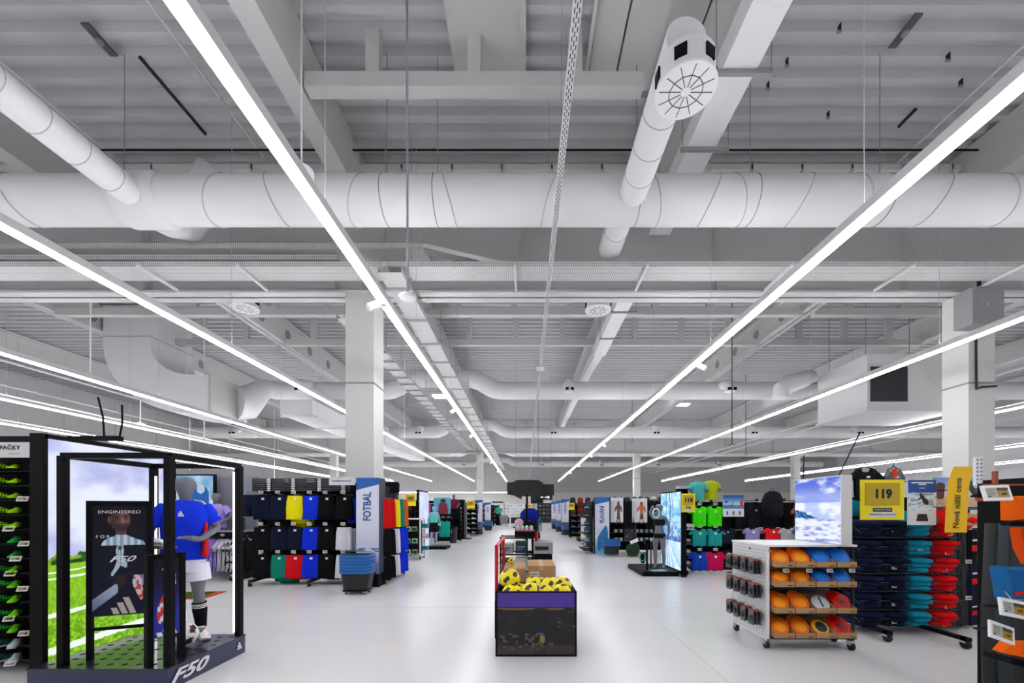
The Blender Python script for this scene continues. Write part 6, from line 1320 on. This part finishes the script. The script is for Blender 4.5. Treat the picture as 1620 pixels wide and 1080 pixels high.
sign_panel('poster of a curly-haired man in a maroon shirt on light blue', maroon, 686, 713, 787, 813, 17.2, nx=30, ny=30)
torso_form('maroon t-shirt on a grey torso form beyond the maroon poster', MANN, (U(718, 17.8), 17.8, V(805, 17.8)), .8, .1, AKIMBO, cloth('6a2038')); MB().box(-.3, .3, -.15, .15, -.45, -.0).build('pedestal', BLK, list(COL.objects)[-1].parent)
stand('gear_stand', 'narrow black stand under the maroon torso form', U(711, 17.9), U(727, 17.9), 17.95, 1.0, (.9, .6), .3)
t = thing('waste_bin', 'tall dark blue bin beside the narrow black stand', 'bin', (U(717, 17.6), 17.6, 0)); MB().loft([(0, 0, 0, .14, .14), (0, 0, .66, .18, .18)], 20).build('body', plain('141c2c', .4), t, smooth='a'); MB().loft([(0, 0, .66, .185, .185), (0, 0, .7, .18, .18)], 20).build('rim', BLK, t, smooth='a')
t = thing('display_tower', 'tall slim black display tower with a wide flat base, left of the aisle', 'display tower', (U(731, 20), 20, 0)); MB().box(-.22, .1, 0, .4, .03, V(790, 20)).build('body', BLK, t); MB().box(.1, .2, -.03, .3, .03, V(795, 20)).build('grey_panel', plain('4c4f58', .4), t); MB().box(-.25, .45, -.3, .3, 0, .03).build('base', BLK, t)
m = MB()
for k in range(6): m.tube([(-.06, -.0, .5+k*.2), (-.06, -.03, .5+k*.2)], .05, 12)
m.build('round_badges', plain('7f8288', .4), t)
SHOES = [('e6e6ea', 'b4b8bf', 'white'), ('c9ccd2', '3a3d42', 'pale grey'), ('2a2c31', 'd8d8da', 'black and white')]
stand('shoe_stand', 'black shoe stand with a yellow price board beside the fitness banner', -3.6, -2.65, 22, 1.75, (1.42, 1.16, .9, .64, .38, .14), .4)
fill('shoe', SHOES, 'sports shoe', 'fitness shoe stand', lsp(-3.45, -2.8, 3), 22.1, (1.42, 1.16, .9, .64, .38, .14), 'shoes on the stand by the fitness banner')
price_board('yellow price board above the shoe stand left of the fitness banner', U(744.5, 21.9), 21.9, V(804, 21.9), .45, .42, '119', sub=False, post=V(804, 21.9))
def body_art(a, b):
    def f(u, v):
        if v < .25: return mix(a, b, noise(u*5, v*24, 3))
    return f
banner('white banner with a blue top reading FITNESS', -2.98, -2.5, 23.6, 1.97, .3, 'FITNESS', body_art((.3, .22, .2), (.6, .6, .66)), ws=.19)
bpile('under the fitness banner', -2.72, 22.9, 0, 5, .05, 1.05)
banner('second white banner reading JÓGA, beyond the fitness banner', -2.8, -2.4, 28, 1.9, .3, 'JÓGA', body_art((.7, .4, .2), (.3, .3, .4)), ws=.19)
bpile('under the second left banner', -2.5, 27.3, 0, 5, .05, 1.1)
k = 0
for (Y, x1, z) in ((25.3, -2.9, 1.8), (30, -2.5, 1.75), (34, -2.7, 1.8), (38, -2.6, 1.8)):
    k += 1; stand('aisle_stand', 'dark goods stand on the left of the aisle, %s beyond the fitness banner' % NTH[k-1], x1-3.6, x1, Y, z, (1.45, 1.1, .75, .4), .45, m=CHAR)
    fill('box', [('d8d8da', '3a3d42', 'white'), ('24272c', '9a9ca0', 'black'), ('c07a3a', '4a2a10', 'orange brown'), ('3a5a8a', 'd0d4da', 'blue')], 'goods box', '%s far left stand' % NTH[k-1], lsp(x1-1.7, x1-.15, 7), Y+.05, (1.45, 1.1, .75, .4), 'boxes on the %s far left stand' % NTH[k-1], seed=k)
for i, (Y, x1, kind, cols, noun) in enumerate(((14.2, -5.2, 'garm', [('2c3a52', 'b0b0b0', 'slate'), ('101218', 'b0b0b0', 'black'), ('8a3a3a', 'b0b0b0', 'brick red')], 'garment'), (19.2, -3.4, 'garm', [('20242c', 'b0b0b0', 'dark grey'), ('d0d2d8', '888888', 'white'), ('b04a7a', 'b0b0b0', 'pink')], 'garment'))):
    stand('clothes_rail', 'long dark clothes stand on the left, %s one behind the pale blue screen' % ['nearer', 'farther'][i], x1-5, x1, Y, 1.85, (1.7, 1.15, .6), .4, shelf=False)
    fill(kind, cols, noun, '%s left clothes stand' % ['nearer', 'farther'][i], lsp(x1-2.4, x1-.15, 10), Y-.05, (1.66, 1.12, .56), 'garments on the %s left clothes stand' % ['nearer', 'farther'][i], seed=i+4)
# --- end of the aisle ---
t = thing('white_display_wall', 'white pegged display wall with small goods at the end of the aisle', 'display wall', (-.9, 42, 0)); MB().box(-1.3, 1.6, 0, .06, .6, 2.0).build('panel', plain('dedfe2', .5), t); MB().box(-1.35, -1.3, -.02, .08, 0, 2.1).box(1.6, 1.65, -.02, .08, 0, 2.1).build('post', CHAR, t); MB().box(-1.3, 1.6, -.3, 0, 0, .6).build('plinth', CHAR, t)
fill('pack', [('4a4d52', 'd0d0d0', 'dark grey'), ('8a8d92', '303030', 'grey'), ('2b2d31', 'a07040', 'black')], 'pack', 'white display wall', lsp(-2.05, .55, 11), 41.99, (1.8, 1.5, 1.2, .9), 'packs on the white display wall')
for i, (x0, x1, c, lab) in enumerate(((-3.6, -2.4, 'e4e2de', 'pale doorway panel left of the white display wall'), (1.2, 4.6, '2a2c30', 'dark goods wall at the end of the aisle on the right'), (-7.5, -3.8, '1c1e22', 'dark goods wall at the end of the aisle on the left'), (4.8, 10, '33353a', 'long dark goods wall beyond the right-hand banners'))):
    t = thing('goods_wall', lab, 'shelving', ((x0+x1)/2, 43.5, 0)); a = (x1-x0)/2; MB().box(-a, a, 0, .3, 0, 2.2).build('panel', plain(c, .6), t); MB().box(-a, a, -.02, 0, 2.1, 2.25).build('header', WHT if i else CHAR, t)
    if i: fill('box', [('c9c9cc', '555555', 'white'), ('7a3430', 'dddddd', 'brick'), ('3a4658', 'cccccc', 'slate'), ('b8925a', '443311', 'tan')], 'goods box', ['', 'right end wall', 'left end wall', 'outer end wall'][i], lsp(x0+.3, min(x1, x0+4)-.3, 8), 43.38, (1.75, 1.35, .95, .5), 'boxes on the far goods walls '+str(['', 'right', 'left', 'outer'][i]), seed=20+i); MB().box(-a, a, -.2, 0, 1.73, 1.75).box(-a, a, -.2, 0, 1.33, 1.35).box(-a, a, -.2, 0, .93, .95).box(-a, a, -.2, 0, .48, .5).build('shelf', CHAR, t)
torso_form('teal top on a form beside the far doorway panel', MANN, (U(789, 37), 37, 1.0), 1.1, 0, AKIMBO, cloth('2aa090')); MB().box(-.25, .25, -.15, .15, -1, 0).build('pedestal', BLK, list(COL.objects)[-1].parent)
t = thing('grey_cart', 'grey shopping cart cluster at the left of the white display wall', 'cart', (U(797, 36), 36, 0)); MB().loft([(0, 0, .15, .3, .3), (0, 0, .5, .36, .34), (0, 0, .9, .4, .36)], 12).build('basket', plain('85868a', .5), t); caster(t, -.25, -.2, .06); caster(t, .25, -.2, .06)
t = thing('white_post', 'slim white post standing at the left of the aisle near the white display wall', 'post', (U(807, 30), 30, 0)); MB().box(-.05, .05, -.05, .05, 0, 1.55).build('post', WHT, t); MB().box(-.6, .4, -.2, .2, 0, .05).build('base', plain('c8c8ca'), t)
price_board('yellow price board at the end of the aisle above the canopy chair', U(836, 36), 36, V(805, 36), .5, .4, '119', sub=False, post=1.4)
# --- right side ---
banner('white banner with a blue top reading PLAVÁNÍ beside the swimming posters', 2.22, 2.68, 13.2, 1.83, .0, 'PLAVÁNÍ', lambda u, v: ((.13, .45, .68) if limb(u, v, (.75, .34), (.3, .2), .16, .14) else (.45, .75, .9) if v < .1 else (.2, .2, .24) if limb(u, v, (.3, .19), (.25, .15), .1, .08) else mix((.45, .75, .88), (.9, .92, .95), ss(.1, .35, v)) if v < .35 else None), ws=.19)
bpile('beside the swimming banner', U(967, 12.7), 12.7, 0, 4, .05, 1.0)
t = thing('side_shelves', 'black end shelves on the aisle side of the swimming banner', 'shelving', (2.0, 13.5, 0)); MB().box(.1, .14, -.4, .9, .05, 1.7).build('back_panel', BLK, t)
for k in range(6): MB().box(-.15, .1, -.4, .9, .12+.26*k, .135+.26*k, ).build('shelf', BLK2, t)
fill('box', [('1f3d66', 'c0c4ca', 'navy blue'), ('23262b', '9a9ca0', 'black'), ('6a8fb0', 'e0e0e0', 'light blue')], 'box', 'end shelves by the swimming banner', [1.97], 13.3, tuple(.135+.26*k for k in (5, 4, 3, 2, 1, 0)), 'boxes on the end shelves'); 
for i, (Y, x0, wd_, art) in enumerate(((23, 2.0, 'TURISTIKA', ((.45, .3, .22), (.3, .34, .42))), (26.5, 1.95, 'TURISTIKA', ((.5, .4, .3), (.2, .35, .45))), (30.5, 1.9, 'TURISTIKA', ((.35, .35, .42), (.6, .6, .65))))):
    banner('white banner with blue top reading TURISTIKA, %s of three right of the aisle' % ['nearest', 'middle', 'farthest'][i], x0, x0+.42, Y, 2.0, .3, wd_, body_art(*art), ws=.19)
    bpile('under the %s right-hand far banner' % NTH[i], x0+.25, Y-.7, 0, 4, .05, 1.1)
    stand('aisle_stand', 'dark goods stand right of the aisle behind the %s hiking banner' % ['nearest', 'middle', 'farthest'][i], x0+.5, x0+4.2, Y+.4, 1.8, (1.5, 1.15, .8, .45), .45, m=CHAR)
    fill('box', [('d8d8da', '3a3d42', 'white'), ('1e2126', '9a9ca0', 'black'), ('8a4a2a', '2a1208', 'brown'), ('5a6a4a', 'd0d4da', 'olive')], 'goods box', 'stand behind the %s hiking banner' % ['nearest', 'middle', 'farthest'][i], lsp(x0+.65, x0+2.4, 7), Y+.45, (1.5, 1.15, .8, .45), 'boxes behind the %s hiking banner' % ['nearest', 'middle', 'farthest'][i], seed=30+i)
stand('backpack_stand', 'black stand of outdoor shoes and backpacks right of the aisle', 2.15, 5.2, 20, 1.6, (1.1, .82, .54, .26), .45)
fill('shoe', [('4a3a30', 'b0b0b0', 'brown'), ('26282d', '8a5a3a', 'black'), ('5a5f66', '20242a', 'grey')], 'outdoor shoe', 'black outdoor stand', lsp(2.35, 3.6, 5), 20.1, (1.1, .82, .54, .26), 'outdoor shoes')
fill('bag', [('20303a', '14181c', 'dark blue'), ('5a4a38', '2a2018', 'brown'), ('16181c', '101010', 'black'), ('8a2e1c', '301008', 'rust')], 'backpack', 'black outdoor stand', lsp(2.3, 4.9, 8), 20.15, (1.6, 1.15), 'backpacks on the outdoor stand', seed=3)
price_board('small yellow price board over the outdoor shoes on the right', U(904, 19.7), 19.7, V(806, 19.7), .28, .32, '119', sub=False, post=V(806, 19.7))
t = thing('orange_banner', 'slim orange hanging strip left of the swimming banner', 'banner', (U(935, 16), 16, V(817, 16))); MB().box(-.06, .07, 0, .01, 0, .62).build('strip', plain('f0900e', .5), t); MB().box(-.01, .01, .01, .03, -V(817, 16), .6).build('pole', CHAR, t)
stand('wheeled_rack', 'white wheeled rack end with a yellow-green item, left of the swimming banner', 2.32, 2.72, 16.6, 1.12, (.95, .62, .3), .6, casters=True, m=WHT, body=WHT)
fill('hat', [('b8bcc4', '5a7a8a', 'grey'), ('3a5a5a', 'c0d040', 'dark teal')], 'helmet', 'white rack left of the swimming banner', [2.42], 16.55, (.97, .64), 'helmets on the white rack'); t = pack('box', 'cbe01a', '8aa010'); t.location = (2.42, 16.7, .32); t['label'] = 'yellow-green box on the bottom shelf of the white rack near the aisle'
t = thing('green_platform', 'low green-topped platform right of the aisle', 'display plinth', (U(920, 19), 18.6, 0)); MB().box(-.22, .4, -.3, .5, 0, .16).build('base', BLK, t); MB().box(-.2, .38, -.28, .48, .16, .17).build('green_top', plain('4a5a2a', .8), t)
t = thing('climbing_figure', 'tall dark mannequin leaning beside the outdoor stand', 'mannequin', (U(926, 18.2), 18.2, 0), .3); J, E = stance({'l': ((-.26, -.1, 1.2), (-.3, -.22, 1.3), (-.3, -.26, 1.36)), 'r': DOWN['r']}, None, .95); figure('body', plain('2c2e33'), t, J, E, 0); jersey(t, cloth('23262c'), .95, DOWN); leg_wear(t, cloth('17191e'), ((-.1, -.01, .46), (.1, -.01, .46)), .09, S=.95, z0=.2)
# swim gondola behind the mannequin
stand('swim_stand', 'long black swimwear stand with posters of swimmers', 2.8, 5.6, 13.4, 1.75, (.95, .66, .38), .4)
def swimmer(sk, tr):
    def f(u, v):
        if v > .88: return (.55, .57, .6) if .92 < v < .94 and .2 < u < .6 else (.88, .88, .9)
        if ell(u, v, .62, .78, .1, .075): return mix(sk, (0, 0, 0), .4)
        if limb(u, v, (.62, .62), (.62, .42), .15, .1) or limb(u, v, (.45, .62), (.35, .5), .06, .06) or limb(u, v, (.8, .62), (.85, .48), .06, .06): return sk
        if limb(u, v, (.62, .38), (.62, .24), .11, .12): return tr
        if limb(u, v, (.55, .2), (.5, .0), .055, .04) or limb(u, v, (.7, .2), (.75, .0), .055, .04): return sk
        return mix((.84, .84, .87), (.7, .7, .74), ss(.5, 0, u))
    return f
sign_panel('white poster of a dark-skinned swimmer standing, next to the swimming banner', swimmer((.42, .27, .2), (.38, .22, .2)), 966, 986, 787, 826, 13.2, nx=36, ny=70)
sign_panel('white poster of a swimmer with folded arms and dark trunks', swimmer((.78, .42, .26), (.08, .3, .26)), 1000, 1024, 788, 826, 13.2, nx=36, ny=70)
fill('garm', [('0f1013', 'b0b0b0', 'black'), ('14161c', 'b0b0b0', 'near-black')], 'swimsuit', 'swimwear stand between the posters', [U(991, 13.25), U(997, 13.25), U(1029, 13.25), U(1036, 13.25), U(1043, 13.25)], 13.25, (1.7, 1.25), 'swimsuits between the posters', dy=0)
fill('pack', [('17191e', '9fb0b8', 'black'), ('22262e', 'c9c9cc', 'charcoal'), ('1a3a5a', 'a0b8c8', 'blue')], 'goggles pack', 'swimwear stand', lsp(2.95, 4.6, 11), 13.46, (1.04, .75, .47), 'goggles packs on the swimwear stand', dy=0)
fill('hat', [('1b1d22', '101010', 'black'), ('d8d8da', '9a9a9c', 'white'), ('26303c', '101010', 'dark blue')], 'swim cap', 'top of the swimwear stand', lsp(2.9, 4.6, 9), 13.4, (1.76,), 'caps on top of the swimwear stand')
t = thing('green_net_bag', 'dark green net bag of swim fins standing by the swimwear stand', 'bag', (U(1001, 12.6), 12.6, 0)); MB().loft([(0, 0, .03, .14, .14), (0, 0, .15, .21, .19), (0, 0, .3, .2, .18), (.03, 0, .42, .1, .1)], 18, fold=.1).build('body', patterned('green_net', ['14421c', '0f2a14', '1f6a2a'], 22), t, smooth='a'); MB().tube([(-.1, 0, .38), (0, 0, .55), (.12, 0, .38)], .012, 6).build('handle', BLK, t)
t = thing('mesh_figure', 'tall bundle of white-patterned swim gear hanging on the swimwear stand', 'swim gear', (U(1000, 13.1), 13.34, .4)); sheet(MB(), [(x, .62-.1*abs(x)/.2, .0+.1*abs(x), .04 if abs(x) < .2 else .015) for x in (-.2, -.15, -.08, 0, .08, .15, .2)], 8, .2).build('body', patterned('gear_print', ['14161a', '101216', '4a4c50', '1a1c1f', '8a8c90'], 16), t, smooth=True)
